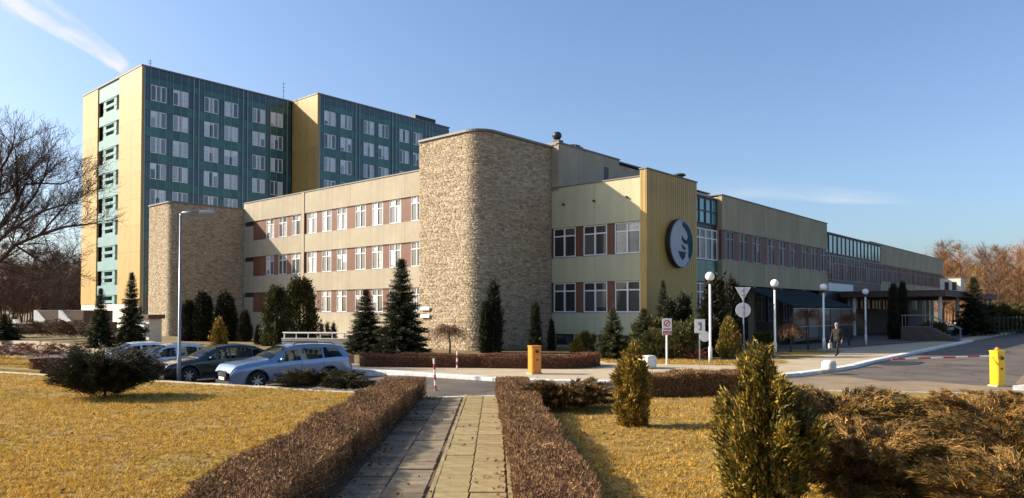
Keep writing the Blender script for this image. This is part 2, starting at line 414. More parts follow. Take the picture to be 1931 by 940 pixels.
# ------------------------------------------------------------------ setting: ground, road, pavement, lawns, kerbs, path
ROAD_Z = -0.12
def struct(name, mb, m, loc=None):
    return tag(mb.build(name, m, None, loc), kind='structure')
g = MB()
n = 64; RG = 2500
g.add([(RG * math.cos(2 * math.pi * i / n), RG * math.sin(2 * math.pi * i / n) + 100, -0.62) for i in range(n)], [tuple(range(n))])
struct('ground', g, 'lawn_far')
def sheet(name, pts, z, m):
    return struct(name, MB().add([(p[0], p[1], z) for p in pts], [tuple(range(len(pts)))]), m)
def rz(x, y=0.0):
    """height of the road surface: the car park lies a little lower than the drive"""
    k = min(max((-4.0 - x) / 5.0, 0), 1)
    return ROAD_Z - 0.38 * k * k * (3 - 2 * k)
rd = MB()
xs_ = [-70, -45, -30, -20, -12] + [-9 + 0.5 * i for i in range(11)] + [0, 20, 60]
for i in range(len(xs_) - 1):
    rd.add([(xs_[i], 12, rz(xs_[i])), (xs_[i + 1], 12, rz(xs_[i + 1])), (xs_[i + 1], 72, rz(xs_[i + 1])), (xs_[i], 72, rz(xs_[i]))], [(0, 1, 2, 3)])
rd.add([(60, 12, ROAD_Z), (130, 12, ROAD_Z), (130, 72, ROAD_Z), (60, 72, ROAD_Z)], [(0, 1, 2, 3)])
rd.add([(10, 72, ROAD_Z), (130, 72, ROAD_Z), (130, 190, ROAD_Z), (10, 190, ROAD_Z)], [(0, 1, 2, 3)])
struct('road', rd, 'asphalt')

def kerb_y(x): return 21.2 - 0.455 * (x + 4.3)
PATH_T = -0.022                                # the path runs slightly to the left of straight ahead
lawn_edge = [(-34, kerb_y(-34)), (-20, kerb_y(-20)), (-10, kerb_y(-10)), (-2.62, kerb_y(-2.62))]
lawn_a = [(-34, 2)] + lawn_edge + [(-2.50, 2)]
struct('lawn', MB().prism(lawn_a, -0.8, 0.0), 'lawn')
right_edge = [(0.42, 21.2), (3.5, 22.0), (8.0, 22.1), (13.0, 21.3), (18.0, 19.7), (30.0, 15.2)]
lawn_b = [(0.42, 2)] + right_edge + [(30, 2)]
struct('lawn', MB().prism(lawn_b, -0.4, 0.0), 'lawn')
struct('path_bed', MB().prism([(-2.50, 2), (-2.62, kerb_y(-2.62)), (0.42, 21.2), (0.42, 2)], -0.4, -0.055), 'soil')

# forecourt island between the road and the buildings, edged with white painted kerb stones
fore = [(-24.5, 45.5), (-6.67, 30.4), (-0.58, 26.3), (1.4, 25.4), (3.2, 25.05), (5.6, 25.4), (8.5, 26.6), (11.05, 28.3), (13.2, 30.3), (14.8, 32.0), (17.4, 35.4), (37.7, 59.8), (70, 98)]
struct('pavement', MB().prism(fore + [(110, 150), (60, 190), (-90, 190), (-110, 150), (-60, 75)], -0.8, 0.0), 'pavement')
def kerb_run(name, pts, step, w, z0, z1, m, gap=0.012):
    root = tag(bpy.data.objects.new(name, None), kind='structure'); link(root)
    mesh_cache = {}
    for a, b in zip(pts[:-1], pts[1:]):
        a = Vector(a); b = Vector(b); L = (b - a).length; k = max(1, round(L / step)); ln = L / k
        key = round(ln, 3)
        if key not in mesh_cache:
            mb = MB(); c = 0.02; h = z1 - z0; x = (ln - gap) / 2
            prof = [(-w / 2, 0), (w / 2, 0), (w / 2, h - c), (w / 2 - c, h), (-w / 2 + c, h), (-w / 2, h - c)]
            mb.add([(-x, p[0], p[1]) for p in prof] + [(x, p[0], p[1]) for p in prof],
                   [tuple((i, (i + 1) % 6, 6 + (i + 1) % 6, 6 + i)) for i in range(6)] + [(0, 1, 2, 3, 4, 5), (11, 10, 9, 8, 7, 6)])
            mesh_cache[key] = mb.mesh('kerb_stone', m)
        d = (b - a).normalized(); ang = math.atan2(d.y, d.x)
        for i in range(k):
            p = a + d * (ln * (i + 0.5))
            mobj('kerb_stone', mesh_cache[key], root, (p.x, p.y, z0 + random.uniform(-0.006, 0.004)), (0, 0, ang + random.uniform(-0.006, 0.006)))
    return root
kerb_run('white_kerb', fore[:-1], 1.0, 0.42, -0.7, 0.015, 'white_kerb')
kerb_run('parking_kerb', [(-34, kerb_y(-34) + 0.1), (-2.62, kerb_y(-2.62) + 0.1)], 1.0, 0.30, -0.7, 0.03, 'kerb')
kerb_run('parking_kerb', [(-34, kerb_y(-34) + 0.55), (-4.0, kerb_y(-4.0) + 0.55)], 1.0, 0.16, -0.7, -0.03, 'kerb')
kerb_run('lawn_kerb', [(p[0], p[1] + 0.06) for p in right_edge[:5]], 1.0, 0.12, -0.3, 0.02, 'kerb')
# flush white kerb where the path meets the road
kerb_run('path_end_kerb', [(-2.60, kerb_y(-2.62) + 0.12), (0.30, 21.30)], 0.75, 0.16, -0.3, -0.035, 'white_kerb')

# footpath: rows of slabs, a thin kerb between the two strips, each slab a piece
path = tag(bpy.data.objects.new('footpath', None), kind='structure'); link(path)
def slab_mesh(w, l, m):
    mb = MB(); c = 0.008
    mb.add([(-w/2, -l/2, -0.06), (w/2, -l/2, -0.06), (w/2, l/2, -0.06), (-w/2, l/2, -0.06),
            (-w/2, -l/2, -c), (w/2, -l/2, -c), (w/2, l/2, -c), (-w/2, l/2, -c),
            (-w/2 + c, -l/2 + c, 0), (w/2 - c, -l/2 + c, 0), (w/2 - c, l/2 - c, 0), (-w/2 + c, l/2 - c, 0)],
           [(0, 1, 5, 4), (1, 2, 6, 5), (2, 3, 7, 6), (3, 0, 4, 7), (4, 5, 9, 8), (5, 6, 10, 9), (6, 7, 11, 10), (7, 4, 8, 11), (8, 9, 10, 11)])
    return mb.mesh('slab', m)
sl_a = slab_mesh(0.485, 0.485, 'slab'); sl_b = slab_mesh(0.56, 0.485, 'slab_grey')
yy = 7.0
while yy < 20.95:
    off = PATH_T * (yy - 9.3)
    for k in range(2):
        mobj('slab', sl_a, path, (-0.83 + 0.5 * k + off + 0.02, yy, random.uniform(-0.022, -0.010)), (random.uniform(-.009, .009), random.uniform(-.009, .009), -math.atan(-PATH_T) * -1 * -1 + random.uniform(-.008, .008)))
    for k in range(2):
        mobj('slab', sl_b, path, (-2.02 + 0.575 * k + off, yy, random.uniform(-0.045, -0.02)), (random.uniform(-.014, .014), random.uniform(-.014, .014), random.uniform(-.012, .012)))
    yy += 0.5
# moss and crumbs between the two strips
ke = MB().box(-0.499, 0.499, -0.03, 0.03, 0, 0.075).mesh('edge_stone', 'slab')
yy = 7.0
while yy < 20.6:
    off = PATH_T * (yy - 9.3)
    for x in (-1.10, -0.045):
        mobj('edge_stone', ke, path, (x + off + 0.02, yy + 0.5, -0.082 + random.uniform(-0.004, 0.004)), (0, 0, R(90) + math.atan(-PATH_T) + random.uniform(-.006, .006)))
    yy += 1.0

# planted verges in front of the buildings (grass sheets on the pavement)
verge_polys = [
    [(-8.6, 34.2), (-2.0, 31.9), (2.3, 32.0), (3.4, 33.5), (3.6, 36.5), (5.6, 37.6), (10.5, 36.0), (14.8, 39.2), (19.5, 46.0), (24, 52), (14, 60), (2, 50), (-14, 60), (-30, 74), (-40, 70), (-16, 41)],
    [(4.4, 33.9), (9.6, 32.2), (12.6, 33.4), (13.2, 35.0), (10.0, 35.5), (5.6, 37.0), (4.2, 36.4)],
]
sheet('verge', verge_polys[0], 0.004, 'lawn_far')
sheet('verge', verge_polys[1], 0.008, 'lawn')
sheet('verge', [(-24.8, 46.6), (-21.5, 49.5), (-31, 72), (-40, 80), (-75, 112), (-100, 140), (-58, 76)], 0.006, 'lawn_far')
sheet('verge', [(14.2, 36.4), (20.2, 44.0), (17.6, 45.2), (12.8, 38.2)], 0.012, 'lawn')
struct('lawn_strip', MB().prism([(-40, kerb_y(-40) + 1.4), (-19.0, kerb_y(-19.0) + 1.4), (-19.6, 31.6), (-27, 40), (-50, 48)], -0.8, 0.0), 'lawn')
sheet('entrance_drive', [(14.0, 47.0), (19.5, 46.2), (22, 47.5), (36.8, 60.6), (60, 88), (52, 96), (30, 72), (16, 58)], 0.016, 'asphalt')
# worn sandy margin of the road and a dark sheet painting a cast shadow on the asphalt
sheet('road_margin', [(5.4, 22.4), (12, 21.8), (18, 20.2), (24, 18.4), (26, 20.8), (19.6, 22.4), (17.4, 24.2), (15.6, 24.6), (14.9, 26.3), (13.3, 26.1), (12.9, 28.2), (11.6, 27.9), (9.6, 26.5), (7.4, 25.6), (6.6, 24.4)], ROAD_Z + 0.004, 'verge')
sheet('road_margin', [(17.4, 25.2), (22, 25.6), (30, 30), (40, 42), (38, 43), (27, 32.5), (20, 28.5)], ROAD_Z + 0.004, 'verge')
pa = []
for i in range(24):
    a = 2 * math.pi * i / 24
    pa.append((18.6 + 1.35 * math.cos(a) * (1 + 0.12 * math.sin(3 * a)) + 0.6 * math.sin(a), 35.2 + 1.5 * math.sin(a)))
sheet('shadow_patch', pa, ROAD_Z + 0.008, 'road_shadow')
# end of the traffic island beside the yellow cabinet
struct('island_kerb', MB().prism([(15.95, 23.2), (16.9, 23.75), (19.5, 24.3), (22.5, 24.2), (22.5, 22.9), (19.0, 22.55), (16.8, 22.7)], -0.3, 0.03), 'white_kerb')
# ------------------------------------------------------------------ buildings (local frame: x = along the sunlit fronts, y = along the shaded fronts)
A0 = Vector((-1.86, 42.9, 0.0))
UX, UY = 0.753, -0.6573
BANG = math.atan2(UY, UX)
def bw(s, t, z=0.0):
    return (A0.x + UX * s - UY * t, A0.y + UY * s + UX * t, z)
T0 = 6.81
ROWS = [(2.3, 4.25), (5.9, 7.85), (9.5, 11.45)]

_wm = {}
def window(parent, c, w, h, face, pane, ncol=2, transom=0.30, fw=0.06, sill=True, frame='frame', depth=0.09):
    """frame with its panes as pieces; c = bottom centre in the parent's frame; face 'L' looks along -y, 'R' along +x"""
    key = ('f', w, h, ncol, transom, fw, frame, depth)
    if key not in _wm:
        mb = MB()
        mb.box(-w/2, w/2, 0, depth, 0, fw).box(-w/2, w/2, 0, depth, h - fw, h)
        mb.box(-w/2, -w/2 + fw, 0, depth, fw, h - fw).box(w/2 - fw, w/2, 0, depth, fw, h - fw)
        pw = (w - 2 * fw) / ncol
        for i in range(1, ncol):
            x = -w/2 + fw + pw * i
            mb.box(x - fw * 0.75, x + fw * 0.75, -0.015, depth, fw, h - fw)
        if transom:
            zt = h * (1 - transom)
            mb.box(-w/2 + fw, w/2 - fw, 0.004, depth - 0.004, zt - fw * 0.6, zt + fw * 0.6)
        _wm[key] = mb.mesh('window', frame)
    rot = 0.0 if face == 'L' else R(90)
    wo = mobj('window', _wm[key], parent, c, (0, 0, rot))
    pw = (w - 2 * fw) / ncol
    rows = [(fw, h - fw)] if not transom else [(fw, h * (1 - transom)), (h * (1 - transom), h - fw)]
    for i in range(ncol):
        for (z0, z1) in rows:
            k2 = ('p', round(pw, 3), round(z1 - z0, 3), pane)
            if k2 not in _wm:
                _wm[k2] = MB().box(-pw/2, pw/2, 0, 0.012, 0, z1 - z0).mesh('pane', pane)
            mobj('pane', _wm[k2], wo, (-w/2 + fw + pw * (i + 0.5), depth * 0.55, z0), (random.uniform(-.006, .006), 0, random.uniform(-.01, .01)))
    if sill:
        k3 = ('s', w)
        if k3 not in _wm: _wm[k3] = MB().box(-w/2 - 0.04, w/2 + 0.04, -0.12, 0.0, -0.05, -0.005).mesh('sill', 'galv')
        mobj('sill', _wm[k3], wo, (0, 0, 0))
    return wo

# ---- long three-storey wing with the stepped front (left of the big stone tower and right of it)
def building(name, label, cat='building', s=0.0, t=0.0):
    return empty(name, bw(s, t), BANG, label, cat)
cw = building('clinic_wing', 'three storey cream clinic wing with red brown panels between its white windows')
boxobj('wall', 'concrete', cw, -40.0, 0.25, T0 + 0.25, T0 + 13.5, 0.0, 13.25)
boxobj('roof', 'coping', cw, -39.9, 0.45, T0 - 0.06, T0 + 13.6, 13.38, 13.47)
bays = [-40.0, -36.4, -29.2, -22.0, -14.8, -7.6, -0.05]
bands = [(0.0, 2.3), (4.25, 5.9), (7.85, 9.5), (11.45, 13.38)]
for i in range(len(bays) - 1):
    for (z0, z1) in bands:
        boxobj('panel', 'concrete', cw, bays[i] + 0.012, bays[i + 1] - 0.012, T0, T0 + 0.245, z0, z1)
for zi, (z0, z1) in enumerate(ROWS):
    # blind stretch beside the smaller stone tower with a narrow vent slot
    boxobj('panel', 'concrete', cw, -40.0, -38.2, T0 + 0.05, T0 + 0.245, z0 + 0.003, z1 - 0.45)
    boxobj('vent_slot', 'darkmetal', cw, -39.95, -38.25, T0 + 0.20, T0 + 0.24, z1 - 0.447, z1 - 0.003)
    boxobj('panel', 'redpanel', cw, -38.19, -35.96, T0 + 0.12, T0 + 0.24, z0 + 0.003, z1 - 0.003)
    for b in range(5):
        xc = (-32.80 + 7.2 * b)
        prev = xc - 3.15
        for k in (-1, 0, 1):
            x = xc + 2.28 * k
            if x > -3: continue
            w = 1.42
            window(cw, (x, T0 + 0.11, z0 + 0.02), w, z1 - z0 - 0.04, 'L', 'pane', 2, 0.28, 0.055)
            boxobj('panel', 'redpanel', cw, x - 2.28 + w/2 + 0.003 if k > -1 else x - 2.64 + w/2 + 0.003, x - w/2 - 0.003, T0 + 0.10, T0 + 0.24, z0 + 0.003, z1 - 0.003)
# vertical rib at the expansion joint
boxobj('pilaster', 'concrete', cw, -29.42, -28.98, T0 - 0.05, T0 - 0.003, 4.3, 13.37)
# upper end block that stands behind the big stone tower
bl = building('rear_block', 'plain windowless rendered block behind the rounded stone tower', s=0.6, t=T0)
boxobj('wall', 'concrete', bl, -5.5, 0.0, 0.0, 7.3, 10.3, 13.46)
boxobj('roof', 'coping', bl, -5.6, 0.06, -0.06, 7.36, 13.463, 13.56)
boxobj('vent_slot', 'darkmetal', bl, 0.003, 0.03, 5.35, 5.85, 11.4, 12.7)
for (y, w, h) in ((1.2, 0.5, 0.5), (2.6, 0.9, 0.28)):
    boxobj('roof_vent', 'darkmetal', bl, -1.4, -1.4 + w, y, y + w, 13.563, 13.56 + h)
# rooftop ventilator with a round cowl
v = MB(); v.lathe([(0.10, 0), (0.10, 0.55), (0.08, 0.6)], 12); v.smooth = True
v.lathe([(0.05, 0.55), (0.22, 0.60), (0.33, 0.78), (0.30, 0.98), (0.16, 1.08), (0.0, 1.12)], 14)
tag(v.build('roof_ventilator', 'darkmetal', None, bw(-0.6, 8.2, 13.56)), 'round dark ventilator cowl on the block behind the stone tower', 'ventilator')
v = MB(); v.lathe([(0.22, 0), (0.22, 0.3), (0.62, 0.32), (0.62, 0.40), (0.1, 0.5)], 12)
tag(v.build('roof_ventilator', 'darkmetal', None, bw(-0.6, 9.9, 13.56)), 'flat capped dark ventilator beside the round cowl on the roof', 'ventilator')

# ---- two storey front between the stone tower and the yellow pylon
fs = building('clinic_block', 'two storey pale green front between rounded stone tower and yellow pylon', s=0.0, t=T0)
boxobj('wall', 'pale_green', fs, 0.003, 6.95, 0.25, 9.0, 0.0, 10.42)
for (z0, z1) in ((0.92, 2.3), (4.25, 5.9), (7.85, 10.5)):
    boxobj('panel', 'pale_green', fs, 0.015, 3.46, 0.0, 0.245, z0, z1)
    boxobj('panel', 'pale_green', fs, 3.475, 6.95, 0.0, 0.245, z0, z1)
boxobj('roof', 'coping', fs, 0.0, 6.95, -0.05, 9.0, 10.503, 10.57)
for (z0, z1) in ROWS[:2]:
    for i, x in enumerate((1.0, 3.42, 5.80)):
        window(fs, (x, 0.10, z0 + 0.02), 1.80, z1 - z0 - 0.04, 'L', 'pane_dark' if i < 2 or z0 < 3 else 'pane', 2, 0.28, 0.07)
    for (a, b) in ((0.02, 0.095), (1.905, 2.515), (4.325, 4.895), (6.705, 6.94)):
        boxobj('panel', 'redpanel', fs, a, b, 0.09, 0.24, z0 + 0.003, z1 - 0.003)
boxobj('plinth', 'concrete_grey', fs, 0.02, 6.94, 0.12, 0.24, 0.0, 0.2)
for i in range(4):
    window(fs, (0.95 + 1.68 * i, 0.12, 0.2), 1.3, 0.68, 'L', 'pane_dark', 2, 0, 0.05, sill=False, frame='darkmetal')
for x in (1.05, 3.45, 5.85):
    MB().lathe([(0.07, 0), (0.07, 0.16)], 10, axis='y').build('drain_spout', 'darkmetal', fs, (x, -0.163, 9.35))

# ---- rounded stone towers: every stone is laid, too small to pick apart one by one
def stone_tower(name, label, s_right, t_front, w, d, h, rad, seed):
    rng = np.random.default_rng(seed)
    root = empty(name, bw(s_right, t_front), BANG, label, 'tower', 'rounded stone stair towers')
    # plan outline: sunlit front along x from -w to 0 (y = 0), then a quarter round, then the shaded side along y
    def at_len(q):
        L1 = w - rad; L2 = rad * math.pi / 2
        if q < L1: return (-w + q, 0.0, 0.0)
        if q < L1 + L2:
            a = (q - L1) / rad
            return (-rad + rad * math.sin(a), rad - rad * math.cos(a), a)
        return (0.0, rad + (q - L1 - L2), math.pi / 2)
    total = (w - rad) + rad * math.pi / 2 + (d - rad)
    outl = [at_len(total * i / 60)[:2] for i in range(61)]
    MB().prism([(p[0] , p[1]) for p in outl] + [(-w, d)], 0, h).build('core', 'mortar', root)
    V = []; F = []; C = []
    pal = np.array([lin(180, 162, 134), lin(172, 152, 124), lin(188, 170, 142), lin(168, 148, 120), lin(158, 138, 112), lin(182, 162, 132), lin(146, 126, 100)])
    z = 0.02
    while z < h - 0.05:
        rh = rng.uniform(0.05, 0.11); q = rng.uniform(-0.3, 0)
        if z + rh > h - 0.01: rh = h - 0.01 - z
        while q < total - 0.02:
            ln = rng.uniform(0.12, 0.42); q0 = max(q, 0.0); q1 = min(q + ln, total); q += ln
            if q1 - q0 < 0.05: continue
            x0, y0, a0 = at_len(q0 + 0.008); x1, y1, a1 = at_len(q1 - 0.008)
            p = rng.uniform(0.005, 0.020); c = pal[rng.integers(len(pal))] * np.array([0.97, 1.0, 1.06]) * rng.uniform(0.86, 1.1)
            n0 = (math.sin(a0), -math.cos(a0)); n1 = (math.sin(a1), -math.cos(a1))
            k = len(V); zb, zt = z + 0.004, z + rh - 0.004; b = 0.014
            dx, dy = x1 - x0, y1 - y0; dl = math.hypot(dx, dy) or 1; dx /= dl; dy /= dl
            j = rng.uniform(-0.004, 0.004, 4)
            V += [(x0, y0, zb), (x1, y1, zb), (x1, y1, zt), (x0, y0, zt)]
            V += [(x0 + n0[0] * (p + j[0]) + dx * b, y0 + n0[1] * (p + j[0]) + dy * b, zb + b), (x1 + n1[0] * (p + j[1]) - dx * b, y1 + n1[1] * (p + j[1]) - dy * b, zb + b),
                  (x1 + n1[0] * (p + j[2]) - dx * b, y1 + n1[1] * (p + j[2]) - dy * b, zt - b), (x0 + n0[0] * (p + j[3]) + dx * b, y0 + n0[1] * (p + j[3]) + dy * b, zt - b)]
            F += [(k + 4, k + 5, k + 6, k + 7), (k, k + 1, k + 5, k + 4), (k + 1, k + 2, k + 6, k + 5), (k + 2, k + 3, k + 7, k + 6), (k + 3, k, k + 4, k + 7)]
            C += [c] * 8
        z += rh
    so = mobj('stonework', fast_mesh('stonework', V, F, C, 'stone'), root); so['kind'] = 'stuff'
    cp = []
    for i in range(61):
        x, y, a = at_len(total * i / 60); cp.append((x + 0.12 * math.sin(a), y - 0.12 * math.cos(a)))
    MB().prism(cp + [(-w - 0.1, d)], h + 0.003, h + 0.14).build('coping', 'coping', root)
    return root
st1 = stone_tower('stone_stair_tower', 'tall rounded tower of rough tan stone at the middle of the clinic', 0.0, 0.0, 5.43, T0 - 0.003, 13.2, 1.25, 3)
st2 = stone_tower('stone_stair_tower', 'stone stair tower behind the tall lamp, standing before the high rise', -40.03, -0.55, 4.9, T0 + 0.5, 12.75, 0.8, 5)
# two white plates on the tall stone tower
for i, z in enumerate((2.45, 1.98)):
    MB().box(-0.42, 0.42, -0.03, 0.0, 0, 0.22).build('plaque', 'whitepaint', st1, (-4.75, -0.10, z))

# ---- yellow pylon with the round emblem
py = building('emblem_pylon', 'yellow ribbed metal pylon rising above the clinic front', 'pylon', s=6.96, t=T0 - 0.35)
PD = 6.4
boxobj('core', 'yellow_rib', py, 0.0, 0.45, 0.0, PD, 0.0, 10.85)
rib = MB().box(0, 0.012, -0.035, 0.035, 0.02, 10.83).mesh('rib', 'yellow_rib')
k = 0.16
while k < PD - 0.05:
    mobj('rib', rib, py, (0.453, k, 0)); k += 0.26
for x in (0.10, 0.34):
    mobj('rib', rib, py, (x, -0.003, 0), (0, 0, R(-90)))
boxobj('coping', 'coping', py, -0.03, 0.52, -0.06, PD + 0.03, 10.853, 10.92)
em = empty('round_emblem', bw(6.96 + 0.48, 10.1, 6.63), BANG, 'round silver emblem with a swirling mark on the yellow pylon', 'emblem')
e = MB(); e.lathe([(1.48, 0.0), (1.53, 0.05), (1.53, 0.30), (1.49, 0.34), (1.44, 0.34), (1.43, 0.30)], 64, axis='x')
e.build('rim', 'darkmetal', em)
e = MB(); e.lathe([(1.42, 0.345), (1.50, 0.345), (1.50, 0.36), (1.42, 0.36)], 64, axis='x', caps=False); e.build('lip', 'galv', em)
e = MB(); e.lathe([(1.425, 0.26), (1.425, 0.31), (0.0, 0.31)], 64, axis='x'); e.build('face', 'disc', em)
def face_plate(name, pts, m, d=0.03, base=0.312):
    """flat raised shape on the emblem's face; pts in (across, up) units of the disc radius, across to the viewer's right"""
    q = [(x * 1.40, y * 1.40) for x, y in pts]; nn = len(q)
    mb = MB().add([(base, p[0], p[1]) for p in q] + [(base + d, p[0], p[1]) for p in q],
                  [tuple(range(nn)), tuple(range(2 * nn - 1, nn - 1, -1))] + [(i, (i + 1) % nn, nn + (i + 1) % nn, nn + i) for i in range(nn)])
    return mb.build(name, m, em)
arc = lambda r, a0, a1, n=14: [(r * math.cos(R(a0 + (a1 - a0) * i / n)), r * math.sin(R(a0 + (a1 - a0) * i / n))) for i in range(n + 1)]
face_plate('crescent', arc(0.97, 84, -42, 20) + [(0.62, -0.52), (0.66, -0.30), (0.62, -0.02), (0.48, 0.16), (0.60, 0.34), (0.52, 0.52), (0.30, 0.70), (0.10, 0.80)], 'emblem_teal')
face_plate('swoosh', [(0.02, 0.36), (0.16, 0.24), (0.36, 0.16), (0.58, 0.16), (0.62, 0.02), (0.40, 0.0), (0.18, 0.06), (0.02, 0.20)], 'emblem_teal', 0.04)
face_plate('notch', [(0.0, -0.04), (0.22, -0.12), (0.40, -0.22), (0.24, -0.28), (0.10, -0.20)], 'emblem_teal')
face_plate('wedge', [(-0.30, -0.36), (0.36, -0.36), (0.28, -0.60), (0.10, -0.74), (-0.10, -0.62)], 'emblem_teal')

# ---- glazed link behind the pylon
gl = building('glass_link', 'narrow teal glazed link between yellow pylon and entrance wing', s=7.0, t=12.87)
boxobj('wall', 'darkmetal', gl, -3.0, 0.0, 0.0, 3.75, 0.0, 10.15)
for zi, (z0, h, pn) in enumerate(((8.35, 1.75, 'pane_teal'), (5.9, 2.1, 'pane_dark'), (2.3, 2.0, 'pane_dark'))):
    for k in range(2):
        window(gl, (0.10, 0.98 + 1.80 * k, z0), 1.74, h, 'R', pn, 2, 0.5 if zi == 0 else 0.3, 0.07, sill=False, frame='darkmetal' if zi == 0 else 'frame')
for (z0, h) in ((4.4, 1.45), (0.3, 1.9)):
    for k in range(2): boxobj('panel', 'teal_spandrel', gl, 0.01, 0.08, 0.1 + 1.8 * k, 1.86 + 1.8 * k, z0, z0 + h)
boxobj('roof', 'coping', gl, -3, 0.14, 0, 3.75, 10.153, 10.25)

# ---- entrance wing: upper storey overhanging a dark recessed ground floor
def band_wing(root, length, s_back, win_t, parapet, band, x=0.0, pane='pane_wing', cm='concrete_grey', end_panel=True):
    boxobj('wall', cm, root, s_back, x - 0.25, 0.0, length, band[0], parapet[1] - 0.1)
    k = 0.0; st = 7.5
    while k < length - 0.1:
        e2 = min(k + st, length)
        for (z0, z1) in (band, parapet):
            boxobj('panel', cm, root, x - 0.245, x, k + 0.012, e2 - 0.012, z0, z1)
        k = e2
    boxobj('roof', 'coping', root, s_back, x + 0.05, -0.05, length + 0.05, parapet[1] + 0.003, parapet[1] + 0.07)
    z0, z1 = band[1], parapet[0]
    last = 0.02
    for tc_ in win_t:
        w = 1.5
        window(root, (x - 0.08, tc_, z0 + 0.02), w, z1 - z0 - 0.04, 'R', pane, 2, 0.28, 0.065, frame='frame_dim')
        if tc_ - w/2 - last > 0.05: boxobj('panel', 'redpanel', root, x - 0.24, x - 0.07, last + 0.003, tc_ - w/2 - 0.003, z0 + 0.003, z1 - 0.003)
        last = tc_ + w/2
    if length - last > 0.05: boxobj('panel', 'redpanel', root, x - 0.24, x - 0.07, last + 0.003, length - 0.01, z0 + 0.003, z1 - 0.003)
ew = building('entrance_wing', 'overhanging greenish wing with a row of red framed windows beside pylon', s=7.4, t=16.64)
band_wing(ew, 22.2, -14.0, [1.35 + 2.38 * i + 0.45 * (i // 3) for i in range(9)], (8.1, 10.5), (4.25, 6.0))
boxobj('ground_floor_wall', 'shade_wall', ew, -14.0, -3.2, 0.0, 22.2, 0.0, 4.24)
for i in range(7):
    window(ew, (-3.08, 1.9 + 3.0 * i, 1.5), 2.2, 2.2, 'R', 'pane_wing', 3, 0.3, 0.08, sill=False, frame='frame_dim')
for i in range(5): boxobj('column', 'concrete_grey', ew, -0.55, -0.1, 0.3 + 5.3 * i, 0.75 + 5.3 * i, 0.0, 4.24)
# lean-to porch with a sloping dark green sheet roof under the overhang
po = empty('ramp_shelter', bw(7.5, 20.0), BANG, 'dark green lean-to shelter with sloping sheet roof under the wing', 'shelter')
sl = MB(); sl.add([(0, 0, 4.15), (0, 13.5, 4.15), (3.6, 13.5, 2.75), (3.6, 0, 2.75), (0, 0, 4.05), (0, 13.5, 4.05), (3.6, 13.5, 2.65), (3.6, 0, 2.65)],
   [(0, 1, 2, 3), (7, 6, 5, 4), (0, 3, 7, 4), (1, 0, 4, 5), (2, 1, 5, 6), (3, 2, 6, 7)])
sl.build('roof', 'shelter_roof', po)
for i in range(6):
    MB().box(-0.05, 0.05, -0.05, 0.05, 0, 2.655).build('post', 'darkmetal', po, (3.5, 0.1 + 2.65 * i, 0))
for i in range(5):
    MB().box(-0.02, 0.02, -1.26, 1.26, 0.0, 2.3).build('panel', 'pane_dark', po, (3.5, 1.43 + 2.65 * i, 0.25))
for z in (1.3, 2.6):
    MB().box(-0.04, 0.04, 0, 13.4, 0, 0.06).build('rail', 'mullion', po, (3.56, 0.05, z - 0.05))

# ---- second glazed link and the far wing
g2 = building('glass_link', 'long teal glazed link between the two overhanging wings', s=6.6, t=38.9)
boxobj('wall', 'darkmetal', g2, -8.0, 0.0, 0.0, 21.0, 0.0, 9.9)
for i in range(8):
    window(g2, (0.10, 1.35 + 2.62 * i, 8.0), 2.5, 1.8, 'R', 'pane_teal', 2, 0.0, 0.06, sill=False, frame='darkmetal')
    window(g2, (0.10, 1.35 + 2.62 * i, 5.4), 2.5, 2.4, 'R', 'pane_wing', 3, 0.3, 0.06, sill=False, frame='frame_dim')
boxobj('roof', 'coping', g2, -8, 0.15, 0, 21.0, 9.903, 10.0)
boxobj('sign_board', 'whitepaint', g2, 0.05, 0.16, 2.2, 10.0, 4.35, 5.1)
fw_ = building('far_wing', 'far greenish wing with closely spaced windows ending at the bare wood', s=5.4, t=60.0)
band_wing(fw_, 41.0, -14.0, [1.5 + 2.38 * i + 0.4 * (i // 3) for i in range(15)], (8.1, 10.5), (4.25, 6.0))
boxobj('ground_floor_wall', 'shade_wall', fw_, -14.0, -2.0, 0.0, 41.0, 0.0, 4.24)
for i in range(8): boxobj('column', 'concrete_grey', fw_, -0.55, -0.1, 0.4 + 5.6 * i, 0.85 + 5.6 * i, 0.0, 4.24)

# ---- entrance canopy
ca = empty('entrance_canopy', bw(7.0, 44.0), BANG, 'long flat brown entrance canopy on slim columns over the drive', 'canopy')
boxobj('slab', 'canopy_brown', ca, 0.0, 9.0, 0.0, 30.0, 3.75, 4.25)
boxobj('fascia', 'brown_roof', ca, -0.05, 9.06, -0.06, 30.06, 4.253, 4.33)
for (x, y) in ((1.0, 0.8), (8.4, 0.8), (8.4, 9.0), (8.4, 17.5), (8.4, 26.0), (8.4, 29.4)):
    MB().lathe([(0.16, 0), (0.16, 3.747)], 12).build('column', 'terrace', ca, (x, y, 0))
for i in range(4): window(ca, (0.6, 2.0 + 4.2 * i, 2.6), 3.6, 1.1, 'R', 'pane_blue', 3, 0, 0.06, sill=False, frame='darkmetal')
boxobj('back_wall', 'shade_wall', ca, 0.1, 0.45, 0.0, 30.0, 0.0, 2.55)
# small cream roof housing that catches the sun at the canopy's end
hs = empty('roof_housing', bw(10.6, 70.5, 4.34), BANG, 'small sunlit cream housing on the far end of the canopy', 'housing')
boxobj('wall', 'terrace', hs, 0, 2.2, 0, 2.4, 0, 2.1); boxobj('roof', 'coping', hs, -0.1, 2.3, -0.1, 2.5, 2.103, 2.2)
boxobj('window', 'pane_dark', hs, 0.5, 0.95, -0.03, -0.003, 0.6, 1.6); boxobj('window', 'pane_dark', hs, 1.3, 1.75, -0.03, -0.003, 0.6, 1.6)
boxobj('step', 'terrace', hs, -1.6, -0.003, 0.2, 2.2, 0, 0.75)
